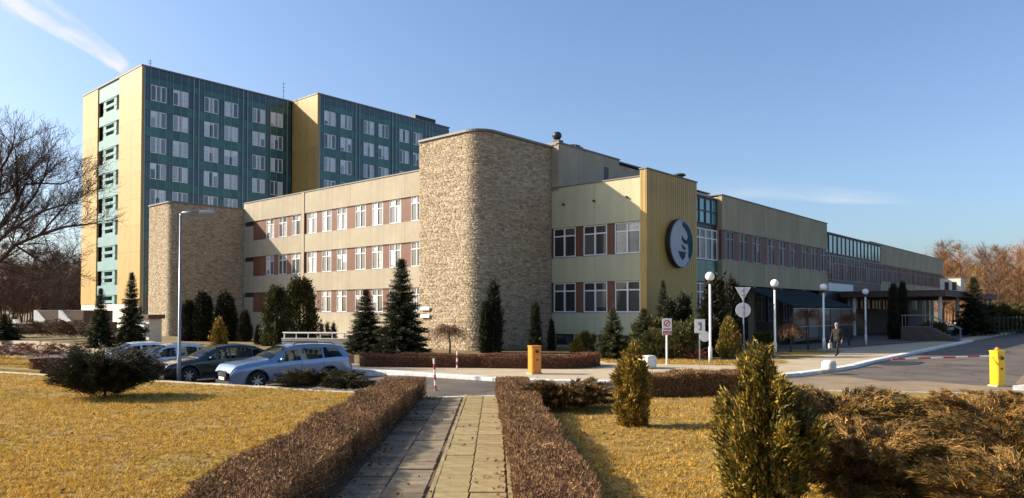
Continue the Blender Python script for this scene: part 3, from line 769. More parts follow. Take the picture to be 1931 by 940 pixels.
# stairs with handrails in front of the canopy
ss = empty('entrance_stairs', (35.0, 57.0, 0.0), BANG + R(8), 'concrete entrance stairs with thin metal handrails by the drive', 'stairs')
for i in range(7): boxobj('step', 'shade_wall', ss, -4.0, 0.0 - 0.32 * i, 0.0, 3.0, 0.16 * i + (0.002 if i else 0), 0.16 * (i + 1))
for y in (0.1, 2.9):
    MB().tube([(0.2, y, 0.95), (-2.0, y, 2.05), (-4.0, y, 2.05)], 0.03, 8).build('handrail', 'galv', ss)
    for (x, z0, z1) in ((0.1, 0.0, 0.98), (-1.9, 1.12, 2.0), (-3.9, 1.12, 2.03)): MB().tube([(x, y, z0), (x, y, z1)], 0.025, 8).build('baluster', 'galv', ss)

# ---- high rise with green curtain wall
TS, TT = -64.4, 6.35
TH = 33.0
tw = building('hospital_tower', 'ten storey high rise with dark green curtain wall and yellow gable', s=TS, t=TT)
W2 = 6.4; L1 = 21.2; L2 = 25.8
boxobj('core', 'blank', tw, -19.6, -0.14, 1.30, L1 - 0.01, 0.0, TH - 0.2)
boxobj('core', 'blank', tw, -19.6, W2 - 0.14, L1 + 0.30, L1 + L2, 0.0, TH - 0.2)
def slabby(name, m, x0, x1, y0, y1, z0, z1, n):
    for i in range(n):
        boxobj(name, m, tw, x0, x1, y0, y1, z0 + (z1 - z0) * i / n + (0.012 if i else 0), z0 + (z1 - z0) * (i + 1) / n)
# yellow gable ends (sunlit) and corner returns
slabby('yellow_panel', 'yellow', -7.0, 0.0, 0.0, 0.29, 3.3, TH, 9)
boxobj('plinth', 'terrace', tw, -19.9, 0.0, 0.05, 0.29, 0.0, 3.29)
slabby('yellow_panel', 'yellow', -20.0, -14.4, 0.0, 0.29, 3.3, TH, 9)
slabby('yellow_panel', 'yellow', 0.02, W2, L1, L1 + 0.29, 0.0, TH, 9)
boxobj('corner_strip', 'yellow', tw, 0.005, 0.05, 0.0, 0.32, 0.0, TH)
boxobj('corner_strip', 'yellow', tw, W2 + 0.005, W2 + 0.05, L1, L1 + 0.32, 0.0, TH)
boxobj('side_wall', 'yellow', tw, -20.0, -19.61, 0.30, L1 + L2, 0.0, TH)
# pale teal stair strip in the gable: floor bands, a middle panel with two slots, dark openings either side
boxobj('stair_wall', 'blank', tw, -14.38, -7.02, 1.05, 1.25, 0.0, TH - 0.1)
FH = 3.3
zt = 29.9 - 0.975
rows_t = [zt - FH * i for i in range(9)]
boxobj('teal_band', 'teal_light', tw, -14.38, -7.02, 0.12, 1.04, rows_t[0] + 2.0, TH)
for i, z in enumerate(rows_t):
    boxobj('teal_band', 'teal_light', tw, -14.38, -7.02, 0.12, 1.04, z - 1.30, z - 0.003)
    boxobj('teal_panel', 'teal_light', tw, -12.9, -8.4, 0.18, 1.04, z, z + 0.42)
    boxobj('teal_panel', 'teal_light', tw, -12.9, -8.4, 0.18, 1.04, z + 0.92, z + 1.30)
    boxobj('teal_panel', 'teal_light', tw, -12.9, -8.4, 0.18, 1.04, z + 1.85, z + 1.997)
    for x in (-12.45, -8.85): boxobj('teal_panel', 'teal_light', tw, x - 0.44, x + 0.44, 0.22, 1.03, z + 0.003, z + 1.99)
    boxobj('window', 'whitepaint', tw, -7.5, -7.05, 0.40, 1.03, z + 0.1, z + 1.9)
    boxobj('window', 'pane_dark', tw, -14.2, -13.1, 0.50, 1.03, z + 0.1, z + 1.9)
boxobj('roof', 'coping', tw, -20.1, 0.08, -0.06, L1 + L2, TH + 0.003, TH + 0.2)
boxobj('roof', 'coping', tw, 0.083, W2 + 0.08, L1 - 0.06, L1 + L2, TH + 0.003, TH + 0.2)
# curtain wall: panels, windows and mullions
pm = {}
def cpanel(m, x, y, z, w, h):
    key = (m, round(w, 3), round(h, 3))
    if key not in pm: pm[key] = MB().box(-0.05, 0.0, 0.02, w - 0.02, 0.02, h - 0.02).mesh('spandrel_panel', m)
    return pm[key], (x, y, z)
singles = []; rest = MB(); restb = MB()
COLS = [(0.0, 0.75, 0), (0.75, 1.75, 1), (1.75, 2.75, 2), (2.75, 3.55, 0), (3.55, 4.55, 1), (4.55, 5.55, 2), (5.55, 6.22, 0), (6.22, 6.9, 0)]
for (x, y0, L) in ((0.0, 0.34, L1 - 0.4), (W2, L1 + 0.34, L2 - 0.4)):
    c = 0
    while True:
        per, k8 = divmod(c, 8); ca0, ca1, wk = COLS[k8]; c += 1
        y = y0 + per * 6.9 + ca0; w = ca1 - ca0
        if y + w > y0 + L: break
        for (z0, h) in ((rows_t[0] + 2.02, 0.95), (rows_t[0] + 2.97, TH - rows_t[0] - 3.0)):
            singles.append((x, y, z0, w, h, 'spandrel' if h < 1.05 else 'blank'))
        for i, z in enumerate(rows_t):
            singles.append((x, y, z - 1.28, w, 1.28, 'spandrel'))
            if not wk: singles.append((x, y, z, w, 2.02, 'blank'))
            elif wk == 1 and y + 2 * w <= y0 + L: window(tw, (x - 0.02, y + w, z + 0.01), 1.97, 2.0, 'R', 'pane_tower', 3, 0.0, 0.085, sill=False)
        big = k8 in (0, 7)
        boxobj('mullion', 'mullion', tw, x - 0.02, x + (0.14 if big else 0.06), y - (0.045 if big else 0.018), y + (0.045 if big else 0.018), 0.5, TH - 0.02)
        if wk == 0 and w > 0.7: boxobj('mullion', 'mullion', tw, x - 0.02, x + 0.05, y + w / 2 - 0.012, y + w / 2 + 0.012, 0.5, TH - 0.02)
# the 300 nearest visible panels singly, the remainder in one piece
def vis(q):
    x, y, z, w, h, m = q
    if x == 0.0: return z > 12.5
    return z > 14.5 and y < L1 + 20
vs = sorted([q for q in singles if vis(q)], key=lambda q: (q[5] != 'spandrel', -q[2] + (0 if q[0] == 0 else 6)))
for i, q in enumerate(vs):
    if i < 298:
        me_, loc_ = cpanel(q[5], q[0], q[1], q[2], q[3], q[4]); mobj('spandrel_panel', me_, tw, loc_)
keep = set(vs[:298])
for q in singles:
    if q in keep: continue
    x, y, z, w, h, m = q
    tgt = rest if m == 'spandrel' else restb
    tgt.box(x - 0.05, x, y + 0.02, y + w - 0.02, z + 0.02, z + h - 0.02)
rest.build('spandrel_panels', 'spandrel', tw)['kind'] = 'stuff'
restb.build('infill_panels', 'blank', tw)['kind'] = 'stuff'
# roof equipment
def mast(name, s, t, z, h, label):
    mb = MB().tube([(0, 0, 0), (0, 0, h)], [0.06, 0.03], 6)
    for k in range(3): mb.tube([(-0.25, 0, h * (0.5 + 0.2 * k)), (0.25, 0, h * (0.5 + 0.2 * k))], 0.02, 4)
    tag(mb.build(name, 'darkmetal', None, bw(s, t, z)), label, 'antenna')
mast('roof_antenna', TS - 0.4, TT + L1 - 1.2, TH + 0.2, 2.6, 'thin antenna mast on the high rise roof at the step')
mast('roof_antenna', TS - 0.5, TT + 1.2, TH + 0.2, 1.0, 'short antenna on the near corner of the high rise roof')
ph_ = MB().box(0, 2.2, 0, 4.5, 0, 1.6); ph_.box(2.3, 3.1, 1.0, 2.2, 0, 1.0)
tag(ph_.build('roof_plant', 'darkmetal', None, bw(TS + 1.5, TT + L1 + L2 - 5.2, TH + 0.2), (0, 0, BANG)), 'dark plant boxes on the far end of the high rise roof', 'roof plant')
vv = MB(); vv.lathe([(0.25, 0), (0.25, 0.12), (0.42, 0.14), (0.36, 0.24)], 12)
tag(vv.build('roof_ventilator', 'darkmetal', None, bw(7.2, 10.9, 10.922)), 'small dark vent on top of the yellow pylon', 'ventilator')
# ------------------------------------------------------------------ vegetation
def unit(a): return a / np.maximum(np.linalg.norm(a, axis=1, keepdims=True), 1e-9)
def leaves(P, D, Lg, W, rng, C):
    """one thin pointed triangle for every position P along direction D"""
    N = len(P)
    D = unit(D); r = unit(rng.normal(size=(N, 3))); S = unit(np.cross(D, r)) * np.reshape(W, (-1, 1))
    V = np.empty((N, 3, 3), np.float32)
    V[:, 0] = P - S; V[:, 1] = P + S; V[:, 2] = P + D * np.reshape(Lg, (-1, 1))
    return V.reshape(-1, 3), np.arange(3 * N).reshape(-1, 3), np.repeat(C, 3, axis=0)
def pal_pick(rng, N, pal, jit=0.18):
    pal = np.asarray(pal); c = pal[rng.integers(len(pal), size=N)]
    return np.clip(c * rng.uniform(1 - jit, 1 + jit, (N, 1)), 0, 1)
def merge(parts):
    V = []; F = []; C = []; k = 0
    for v, f, c in parts:
        V.append(v); F.append(f + k); C.append(c); k += len(v)
    return np.concatenate(V), np.concatenate(F), np.concatenate(C)
G_THUJA = [lin(92, 92, 38), lin(72, 82, 36), lin(112, 104, 44), lin(60, 70, 34), lin(96, 84, 36)]
G_GOLD = [lin(164, 136, 50), lin(138, 118, 44), lin(184, 152, 62), lin(98, 88, 38), lin(120, 92, 36), lin(144, 110, 44)]
G_DARK = [lin(40, 44, 26), lin(34, 40, 25), lin(50, 48, 28), lin(54, 45, 28)]
G_SPRUCE = [lin(62, 64, 42), lin(46, 50, 33), lin(84, 84, 54), lin(54, 50, 31)]
G_JUN = [lin(54, 54, 29), lin(42, 45, 27), lin(74, 66, 35), lin(78, 60, 33)]
G_JUNB = [lin(140, 100, 48), lin(118, 84, 40), lin(158, 114, 56), lin(88, 68, 34), lin(92, 84, 40), lin(172, 130, 66), lin(108, 92, 44)]
G_RED = [lin(104, 48, 36), lin(120, 62, 44), lin(84, 42, 34), lin(110, 72, 48)]
G_TWIG = [lin(132, 100, 80), lin(112, 82, 66), lin(150, 118, 92), lin(96, 70, 58), lin(160, 130, 100)]
G_HEDGE = [lin(124, 92, 64), lin(106, 78, 56), lin(144, 110, 76), lin(88, 64, 48), lin(172, 138, 96)]

def plant(name, label, cat, loc, crown_mesh, trunk=None, group=None, rz=None, sc=1.0):
    root = empty(name, loc, random.uniform(0, 6.28) if rz is None else rz, label, cat, group)
    root.scale = (sc, sc, sc)
    mobj('crown', crown_mesh, root)
    if trunk: mobj('trunk', trunk, root)
    return root
def trunk_mesh(h, r, lean=0.03, seed=0):
    rr = random.Random(seed); pts = []; rad = []
    for i in range(6):
        f = i / 5; pts.append((rr.uniform(-lean, lean) * f, rr.uniform(-lean, lean) * f, h * f - 0.03)); rad.append(r * (1 - 0.85 * f) * (1.25 if i == 0 else 1))
    mb = MB(); mb.smooth = True
    return mb.tube(pts, rad, 8).mesh('trunk', 'bark')

def thuja_mesh(h, rad, seed, pal, n=9000, prof='cone', ls=1.0, lump=0.16):
    """upright evergreen: flat sprays standing on an uneven outline, more or less dense in clumps"""
    rng = np.random.default_rng(seed)
    nc = max(60, n // (45 if prof == 'loose' else 55))
    f = rng.beta(1.1, 1.5, nc) if prof == 'cone' else rng.uniform(0.0, 1, nc)
    z = 0.02 + f * 0.96
    def R_(z):
        if prof == 'cone': return np.clip(np.minimum(1.0, 0.62 + z * 3.2) * (1 - z) ** 0.72, 0.0, 1) * 1.05
        if prof == 'column': return np.minimum(1.0, 0.75 + z * 2) * np.sqrt(np.clip(1 - z ** 3.2, 0, 1))
        if prof == 'ball': return np.sqrt(np.clip(1 - (2 * z * 0.92 - 0.84) ** 2, 0, 1))
        if prof == 'loose': return np.interp(z, [0, .08, .25, .45, .62, .78, .9, 1], [.35, .75, 1.0, .92, .72, .62, .36, .05])
        return np.minimum(1.0, 0.5 + z * 2.2) * np.clip(1 - z ** 1.8, 0, 1)      # 'egg'
    ang = rng.uniform(0, 2 * np.pi, nc)
    lob = 1 + lump * np.sin(ang * 3 + seed) * np.sin(z * 9 + seed) + rng.normal(0, lump * 0.7, nc)
    rr = R_(z) * rad * np.clip(lob, 0.5, 1.45) * np.sqrt(rng.uniform(0.25, 1.0, nc))
    cen = np.stack([rr * np.cos(ang), rr * np.sin(ang), z * h], 1)
    if prof == 'loose':
        # several upright plumes, the middle ones tallest, leaning outwards and leaving gaps between them
        K = 24; pa = rng.uniform(0, 2 * np.pi, K) + np.arange(K) * 2.4; pr = rad * np.sqrt(np.linspace(0.01, 1, K)) * rng.uniform(0.75, 1.1, K)
        ph = h * (1.0 - 0.45 * (pr / rad) ** 1.5) * rng.uniform(0.88, 1.0, K); ph[0] = h * 0.97; pr[0] = 0.03
        k = rng.choice(K, nc, p=ph / ph.sum()); f = rng.beta(1.2, 1.15, nc)
        ax = pr[k] * (0.45 + 0.6 * f); w = 0.27 * rad * (1 - f) ** 0.5 + 0.03
        q = rng.uniform(0, 2 * np.pi, nc); qr = w * np.sqrt(rng.uniform(0, 1, nc))
        cen = np.stack([ax * np.cos(pa[k]) + qr * np.cos(q), ax * np.sin(pa[k]) + qr * np.sin(q), 0.03 + f * ph[k]], 1)
        ang = np.arctan2(cen[:, 1], cen[:, 0])
    per = n // nc; N = per * nc
    P0 = np.repeat(cen, per, 0)
    cs = (0.085 if prof == 'loose' else 0.13) * ls * (0.55 + 0.45 * min(1.8, h / 2.0))
    out = np.stack([np.cos(np.repeat(ang, per)), np.sin(np.repeat(ang, per)), np.zeros(N)], 1)
    P = P0 + rng.normal(0, 1, (N, 3)) * cs * np.array([0.7, 0.7, 1.0])
    P[:, 2] = np.clip(P[:, 2], 0.02, None)
    D = np.array([0, 0, 1.0]) * 0.9 + out * 0.75 + rng.normal(0, 0.45, (N, 3))
    Lg = rng.uniform(0.07, 0.20, N) * ls * (0.6 + 0.4 * min(1.8, h / 2)); W = Lg * rng.uniform(0.13, 0.24, N)
    tone = np.repeat(rng.uniform(0.55, 1.3, nc) if prof == 'loose' else rng.uniform(0.78, 1.22, nc), per)[:, None]
    C = np.clip(pal_pick(rng, N, pal) * tone, 0, 1)
    return fast_mesh('crown', *leaves(P, D, Lg, W, rng, C), 'leaf')

def spruce_mesh(h, rad, seed, pal, levels=None, gap=1.0):
    """whorls of drooping boughs, each bough a rib with needled twigs"""
    rng = np.random.default_rng(seed); parts = []
    levels = levels or int(h * 7.5)
    Ps = []; Ds = []; Ls = []; Ws = []
    for i in range(levels):
        f = (i + rng.uniform(-0.3, 0.3)) / levels
        f = min(max(f, 0.0), 0.985)
        z0 = h * (0.05 + 0.95 * f)
        rl = rad * (1 - f) ** 0.92 * rng.uniform(0.78, 1.12) + 0.05
        nb = int(rng.integers(6, 10))
        a0 = rng.uniform(0, 6.28)
        for b in range(nb):
            a = a0 + 2 * np.pi * b / nb + rng.normal(0, 0.18)
            L = rl * rng.uniform(0.72, 1.12)
            m = max(4, int(L * 16 / gap))
            tt = np.linspace(0.1, 1, m)
            d = np.array([np.cos(a), np.sin(a), 0]); sd = np.array([-np.sin(a), np.cos(a), 0])
            lift = min(max((f - 0.25) / 0.75, 0), 1); droop = -0.24 * (1 - lift) * L * tt ** 1.5 + 0.10 * L * tt ** 4 + 0.45 * lift * L * tt
            pts = d * (tt * L)[:, None] + np.array([0, 0, 1.0]) * (z0 + droop)[:, None]
            for side in (-1, 0, 1):
                rep = 5 if side else 4
                P = np.repeat(pts, rep, 0); N = len(P)
                P = P + rng.normal(0, 0.045, (N, 3))
                D = d * (0.8 if side else 1.2) + sd * side * rng.uniform(0.5, 1.2, (N, 1)) + rng.normal(0, 0.28, (N, 3)) + np.array([0, 0, 0.05])
                lg = ((0.10 + 0.26 * (1 - np.repeat(tt, rep)) * L) * rng.uniform(0.55, 1.1, N) + 0.05) * (1.05 - 0.62 * f)
                Ps.append(P); Ds.append(D); Ls.append(lg); Ws.append(np.full(N, 0.012) + lg * 0.045)
    P = np.concatenate(Ps); D = np.concatenate(Ds); L = np.concatenate(Ls); W = np.concatenate(Ws)
    P[:, 2] = np.clip(P[:, 2], 0.03, None)
    C = pal_pick(rng, len(P), pal, 0.25)
    return fast_mesh('crown', *leaves(P, D, L, W, rng, C), 'leaf')

def juniper_mesh(rx, ry, h, seed, pal, stems=120, per=90, rise=0.55, ls=1.0, fuzz=1.0):
    """spreading juniper: long arching stems fanned out from the middle, clothed with short sprays"""
    rng = np.random.default_rng(seed); Ps = []; Ds = []; Ls = []; tones = []
    for i in range(stems):
        a = rng.uniform(0, 2 * np.pi); reach = rng.uniform(0.45, 1.06)
        L = reach; el = rng.uniform(0.15, 1.0) ** 1.2
        t = np.sqrt(rng.uniform(0.05, 1, per))
        top = h * (el * rise + (1 - rise) * rng.uniform(0.3, 1.0)) * (1.25 - 0.35 * reach)
        z = top * np.sin(np.clip(t, 0, 1) * rng.uniform(1.35, 1.9)) + 0.03
        bend = rng.normal(0, 0.18)
        x = np.cos(a + bend * t) * L * t * rx; y = np.sin(a + bend * t) * L * t * ry
        P = np.stack([x, y, z], 1)
        d = np.gradient(P[np.argsort(t)], axis=0)[np.argsort(np.argsort(t))]
        P = P + rng.normal(0, 1, (per, 3)) * (0.028 * ls + 0.010 * h) * fuzz * (0.5 + 0.9 * (1 - t))[:, None]; P[:, 2] = np.clip(P[:, 2], 0.02, None)
        D = unit(np.stack([np.cos(a + bend * t), np.sin(a + bend * t), 0.45 - 0.5 * t], 1)) + rng.normal(0, 0.38, (per, 3)) + np.array([0, 0, 0.25])
        Ps.append(P); Ds.append(D); Ls.append(rng.uniform(0.05, 0.15, per) * ls); tones.append(np.full(per, rng.uniform(0.72, 1.25)))
    P = np.concatenate(Ps); D = np.concatenate(Ds); L = np.concatenate(Ls)
    C = np.clip(pal_pick(rng, len(P), pal) * np.concatenate(tones)[:, None], 0, 1)
    return fast_mesh('crown', *leaves(P, D, L, L * rng.uniform(0.05, 0.10, len(L)), rng, C), 'leaf')

def hedge_mesh(fn, length, seed, n, pal=G_HEDGE, h=0.52, ls=1.0, mats='twig'):
    """clipped leafless hedge: short upright twigs filling a box; fn(q, x) -> world xy from length q and cross position x (-1..1)"""
    rng = np.random.default_rng(seed)
    q = rng.uniform(0, length, n); x = rng.uniform(-1, 1, n)
    which = rng.uniform(0, 1, n)
    z = np.where(which < 0.45, h * rng.uniform(0.78, 0.98, n), rng.uniform(0.0, 0.95, n) * h)
    side = (which > 0.62)
    x = np.where(side, np.sign(x) * rng.uniform(0.84, 1.02, n), x)
    wob = 0.05 * np.sin(q * 1.7 + seed) + 0.05 * np.sin(q * 4.1 + 2 * seed) * np.sin(q * 0.9) + 0.04 * np.sin(q * 9.3 + x * 4) * np.sin(q * 2.9 + seed)
    stray = rng.uniform(0, 1, n) < 0.012
    px, py = fn(q, x * (1 + wob))
    P = np.stack([px, py, np.clip(z * (1 + wob * 1.1), 0.0, None)], 1)
    D = np.array([0, 0, 0.55]) + rng.normal(0, 0.75, (n, 3)); D[:, 2] = np.abs(D[:, 2])
    L = rng.uniform(0.025, 0.065, n) * ls; W = rng.uniform(0.0025, 0.007, n) * ls
    L = np.where(stray, L * rng.uniform(2, 4, n), L)
    tone = 1 + 0.22 * np.sin(q * 2.3 + x * 3 + seed)[:, None] * rng.uniform(0.3, 1, (n, 1))
    C = np.clip(pal_pick(rng, n, pal, 0.3) * tone, 0, 1)
    V, F, C = leaves(P, D, L, W, rng, C)
    # woody mass of stems inside
    k = 40; qs = np.linspace(0.03, length - 0.03, k); Vc = []; Fc = []
    for qq in qs:
        for (xx, zz) in ((-0.72, 0), (-0.72, h * 0.70), (0.72, h * 0.70), (0.72, 0)):
            a, b = fn(np.array([qq]), np.array([xx])); Vc.append((a[0], b[0], zz))
    for i in range(k - 1):
        for j in range(3):
            a = i * 4 + j; Fc += [(a, a + 1, a + 5), (a, a + 5, a + 4)]
    e = (k - 1) * 4; Fc += [(0, 2, 1), (0, 3, 2), (e, e + 1, e + 2), (e, e + 2, e + 3)]
    Vc = np.array(Vc); Fc = np.array(Fc); Cc = np.tile(np.array([lin(84, 60, 48)]), (len(Vc), 1))
    return fast_mesh('hedge', *merge([(V, F, C), (Vc, Fc, Cc)]), mats)
def hedge(label, fn, length, seed, n, **kw):
    return tag(mobj('clipped_hedge', hedge_mesh(fn, length, seed, n, **kw)), label, 'hedge')

# ---- clipped hedges
def straight(x0, y0, x1, y1, half):
    L = math.hypot(x1 - x0, y1 - y0); dx, dy = (x1 - x0) / L, (y1 - y0) / L
    return (lambda q, x: (x0 + dx * q - dy * x * -half, y0 + dy * q + dx * x * -half)), L
f_, L_ = straight(-3.00, 5.5, -3.02, 20.6, 0.56)
hedge('long brown clipped hedge along the lawn, bordering the shaded path side', f_, L_, 1, 210000)
f_, L_ = straight(0.62, 5.5, -0.02, 20.9, 0.42)
hedge('brown clipped hedge running beside the sunlit slabs to the road', f_, L_, 2, 200000)
def round_bed(q, x):
    # runs along the forecourt and curls round towards the stone tower at its end
    L1 = 8.4; r = 1.6
    a = np.clip((q - L1) / r, 0, np.pi * 0.6)
    bx = -6.6 + np.minimum(q, L1); by = 31.75 - 0.14 * np.minimum(q, L1)
    nx, ny = np.sin(a), -np.cos(a)
    cx, cy = -6.6 + L1, 31.75 - 0.14 * L1 + r
    X = np.where(q < L1, bx, cx + r * nx); Y = np.where(q < L1, by, cy + r * ny)
    return X + nx * x * 0.45, Y + ny * x * 0.45
hedge('low brown hedge curling round the bed before the tall stone tower', round_bed, 8.4 + 1.6 * math.pi * 0.6, 3, 80000, h=0.56, ls=1.4, pal=[c for c in G_HEDGE[:4]] + G_RED[:2])
f_, L_ = straight(3.5, 20.7, 6.6, 20.9, 0.50)
hedge('ragged brown hedge behind the young golden conifer along the road', f_, L_, 4, 50000, h=0.66, ls=1.5, pal=G_HEDGE + [lin(150, 110, 60), lin(128, 96, 50)])
f_, L_ = straight(10.6, 15.9, 15.6, 14.1, 0.5)
hedge('brown hedge below the yellow barrier cabinet behind the spreading junipers', f_, L_, 5, 70000, h=0.50, ls=1.4)
f_, L_ = straight(-19.8, 30.3, -13.4, 27.6, 0.35)
hedge('dark brown hedge in front of the pale parked cars', f_, L_, 6, 40000, h=0.42, ls=1.4, pal=G_RED + G_HEDGE[:2])

# ---- evergreens: meshes shared between alike plants, placed one by one
tm = {k: trunk_mesh(*a, seed=i) for i, (k, a) in enumerate({'s': (0.5, 0.05), 'm': (1.6, 0.07), 'l': (3.6, 0.10)}.items())}
th = [thuja_mesh(3.9, 0.62, 11, G_DARK, 14000, 'column'), thuja_mesh(4.2, 0.95, 12, G_THUJA + G_DARK, 16000, 'column'), thuja_mesh(2.9, 0.36, 13, G_DARK, 9000, 'cone'),
      thuja_mesh(3.9, 0.80, 14, G_DARK, 15000, 'cone')]
def upright(idx, px, topy, Y, label, base=None, wid=1.0, group=None):
    """stand a shared evergreen at picture column px, distance Y, so tall that its tip reaches topy"""
    hh = CAM_H + (587 - topy) * Y / FPX
    nat = [3.9, 4.2, 2.9, 3.9][idx]
    root = plant('thuja', label, 'evergreen', (xat(px, Y), Y, 0.0), th[idx], tm['l' if nat > 3 else 'm'], group)
    root.scale = (hh / nat * wid, hh / nat * wid, hh / nat)
    return root
upright(0, 355, 570, 58, 'narrow dark thuja directly behind the tall lamp post', wid=1.0)
upright(0, 384, 555, 58, 'pointed dark thuja, second from the lamp post at the stone wall', wid=1.05)
upright(3, 426, 552, 58, 'broad dark cone shaped thuja at the foot of the smaller stone tower', wid=1.25)
upright(3, 462, 585, 57, 'low dark thuja beside the blind strip of the clinic wing', wid=1.1)
upright(3, 488, 612, 52, 'small dark thuja at the foot of the pair of broad thujas', wid=1.0)
upright(1, 521, 545, 50, 'tall bushy thuja, sunlit on its edge, behind the black car', wid=0.92)
upright(1, 566, 530, 50, 'taller bushy dark thuja next to the white terrace railing', wid=1.08)
upright(2, 930, 540, 42, 'tall dark columnar thuja against the shaded stone wall', wid=0.85)
upright(2, 914, 572, 41.6, 'slim thuja leaning against the tall columnar one at the stone wall', wid=0.6)
upright(2, 1010, 573, 41.0, 'slender pointed thuja behind the orange barrier cabinet', wid=0.72)
upright(2, 1040, 606, 44.0, 'small dark thuja at the corner of stone tower and clinic front', wid=0.8)
upright(2, 1262, 570, 40.0, 'brownish columnar thuja behind the red and white sign', wid=1.05)
upright(2, 1289, 563, 40.5, 'brownish columnar thuja, second before the yellow pylon', wid=1.1)
upright(2, 1346, 528, 38.5, 'tall brown thuja close behind the nearest globe lamp', wid=1.2)
upright(2, 1381, 534, 41.0, 'thin tall thuja just beside the give way sign', wid=0.85)
upright(0, 1684, 540, 62, 'dark columnar thuja before the entrance canopy, beside the last globe lamp', wid=0.5)
upright(0, 1701, 537, 62.6, 'dark columnar thuja before the canopy, farther from the globe lamps', wid=0.5)
gold_small = thuja_mesh(1.5, 0.42, 21, G_GOLD, 6000, 'cone')
plant('golden_thuja', 'small golden cone shaped thuja among dark ones behind the black car', 'evergreen', (xat(413, 50), 50, 0), gold_small, tm['s'], sc=1.15)
pot = thuja_mesh(0.62, 0.17, 22, G_DARK, 1500, 'cone', ls=0.6)
spots = []
# spruces
sp = [spruce_mesh(4.9, 1.15, 31, G_SPRUCE), spruce_mesh(3.2, 1.15, 32, G_SPRUCE + G_THUJA[:2])]
def spruce(idx, px, topy, Y, label, wid=1.0):
    hh = CAM_H + (587 - topy) * Y / FPX; nat = (4.9, 3.2)[idx]
    root = plant('spruce_tree', label, 'spruce', (xat(px, Y), Y, 0.0), sp[idx], tm['l'])
    root.scale = (hh / nat * wid,) * 2 + (hh / nat,)
    return root
spruce(0, 190, 543, 46, 'dark spruce before the high rise gable, shorter of the two', 0.95)
spruce(0, 248, 513, 46, 'taller dark spruce between the high rise corner and the kiosk', 0.85)
spruce(0, 690, 545, 41, 'spruce with open boughs beside the white terrace railing', 1.5)
spruce(0, 757, 487, 40, 'tall full spruce leaning close to the tall stone tower', 1.25)
spruce(1, 1156, 582, 36.5, 'young spruce before the clinic front basement windows', 1.1)
spruce(1, 1214, 583, 39, 'dark young spruce beside the yellow pylon', 1.2)
spruce(0, 1250, 528, 42, 'slender spruce standing against the yellow pylon', 0.75)
spruce(0, 1836, 522, 72, 'broad dark spruce by the entrance stairs', 1.45)
spruce(1, 8, 592, 60, 'green conifer at the edge of the wood behind the red shrubs', 2.0)
# bushes before the clinic
ball = thuja_mesh(1.5, 0.95, 41, G_THUJA + G_JUN, 9000, 'ball'); ballg = thuja_mesh(1.5, 0.75, 42, G_GOLD + G_THUJA, 8000, 'egg')
def bush(me_, px, Y, sx, sz, label, name='evergreen_bush'):
    r_ = plant(name, label, 'bush', (xat(px, Y), Y, 0.0), me_, tm['s']); r_.scale = (sx, sx, sz); return r_
bush(ball, 1283, 36.5, 0.95, 1.12, 'round green bush at the foot of the red and white sign')
bush(ballg, 1374, 37, 0.95, 1.25, 'yellow green bush beside the give way sign post')
bush(ballg, 1088, 41, 0.6, 0.55, 'low yellowish bush before the basement windows')
bush(ball, 1105, 42, 0.6, 0.75, 'low dark bush before the basement windows')
bush(ball, 1236, 37.5, 0.8, 0.9, 'dark bush between young spruce and the white concrete block')
bush(ball, 1440, 44, 0.8, 0.7, 'low bush under the green shelter, beside the second globe lamp')
bush(ball, 1228, 40.5, 1.1, 1.25, 'large dark bush at the corner of the yellow pylon')
bush(ball, 1308, 38.5, 0.9, 1.2, 'dark bush behind the square white board')
bush(ballg, 1195, 31, 0.45, 0.72, 'small yellowish bush directly behind the young golden conifer')
bush(ball, 1760, 64, 1.3, 0.9, 'dark rounded bush beside the paired thujas at the canopy')
for i_, (px, Y, sc_, sz_) in enumerate(((1862, 84, 2.0, 1.9), (1884, 88, 2.2, 1.7), (1905, 82, 2.0, 2.0), (1928, 86, 2.1, 1.8))):
    bush(ball, px, Y, sc_, sz_, ['dark thicket beyond the fence, next to the broad dark spruce', 'dark thicket beyond the fence, second from the broad spruce', 'dark thicket beyond the fence, third from the broad spruce', 'dark thicket beyond the fence at the picture edge'][i_])
redb = juniper_mesh(1.1, 1.0, 1.0, 43, G_RED, 60, 70, ls=1.0)
for (px, Y, sx, sz, lb) in ((20, 37, 1.2, 0.85, 'reddish twiggy shrub at the picture edge beyond the kerb'), (75, 36, 1.25, 0.95, 'dense red shrub between the grass strip and the brown shed'), (128, 37, 1.2, 0.85, 'reddish shrub half behind the big dark juniper'), (1310, 35.6, 0.75, 0.65, 'low reddish shrub beside the round white sign')):
    r_ = plant('red_shrub', lb, 'shrub', (xat(px, Y), Y, 0.0), redb, None); r_.scale = (sx, sx, sz)
brush = juniper_mesh(1.3, 1.0, 1.2, 44, [lin(92, 70, 50), lin(78, 58, 42), lin(110, 84, 58)], 90, 110, ls=1.1)
for (px, Y, sx, sz, lb) in ((100, 62, 2.0, 1.5, 'brown brushwood before the shed with white gables'), (150, 58, 1.9, 1.6, 'brown brushwood between the shed and the shorter dark spruce'), (50, 66, 1.9, 1.2, 'low brown brushwood beside the white pillars'), (222, 50, 1.2, 0.8, 'low brown brushwood between the two dark spruces')):
    r_ = plant('brushwood', lb, 'shrub', (xat(px, Y), Y, 0.0), brush, None); r_.scale = (sx, sx, sz)
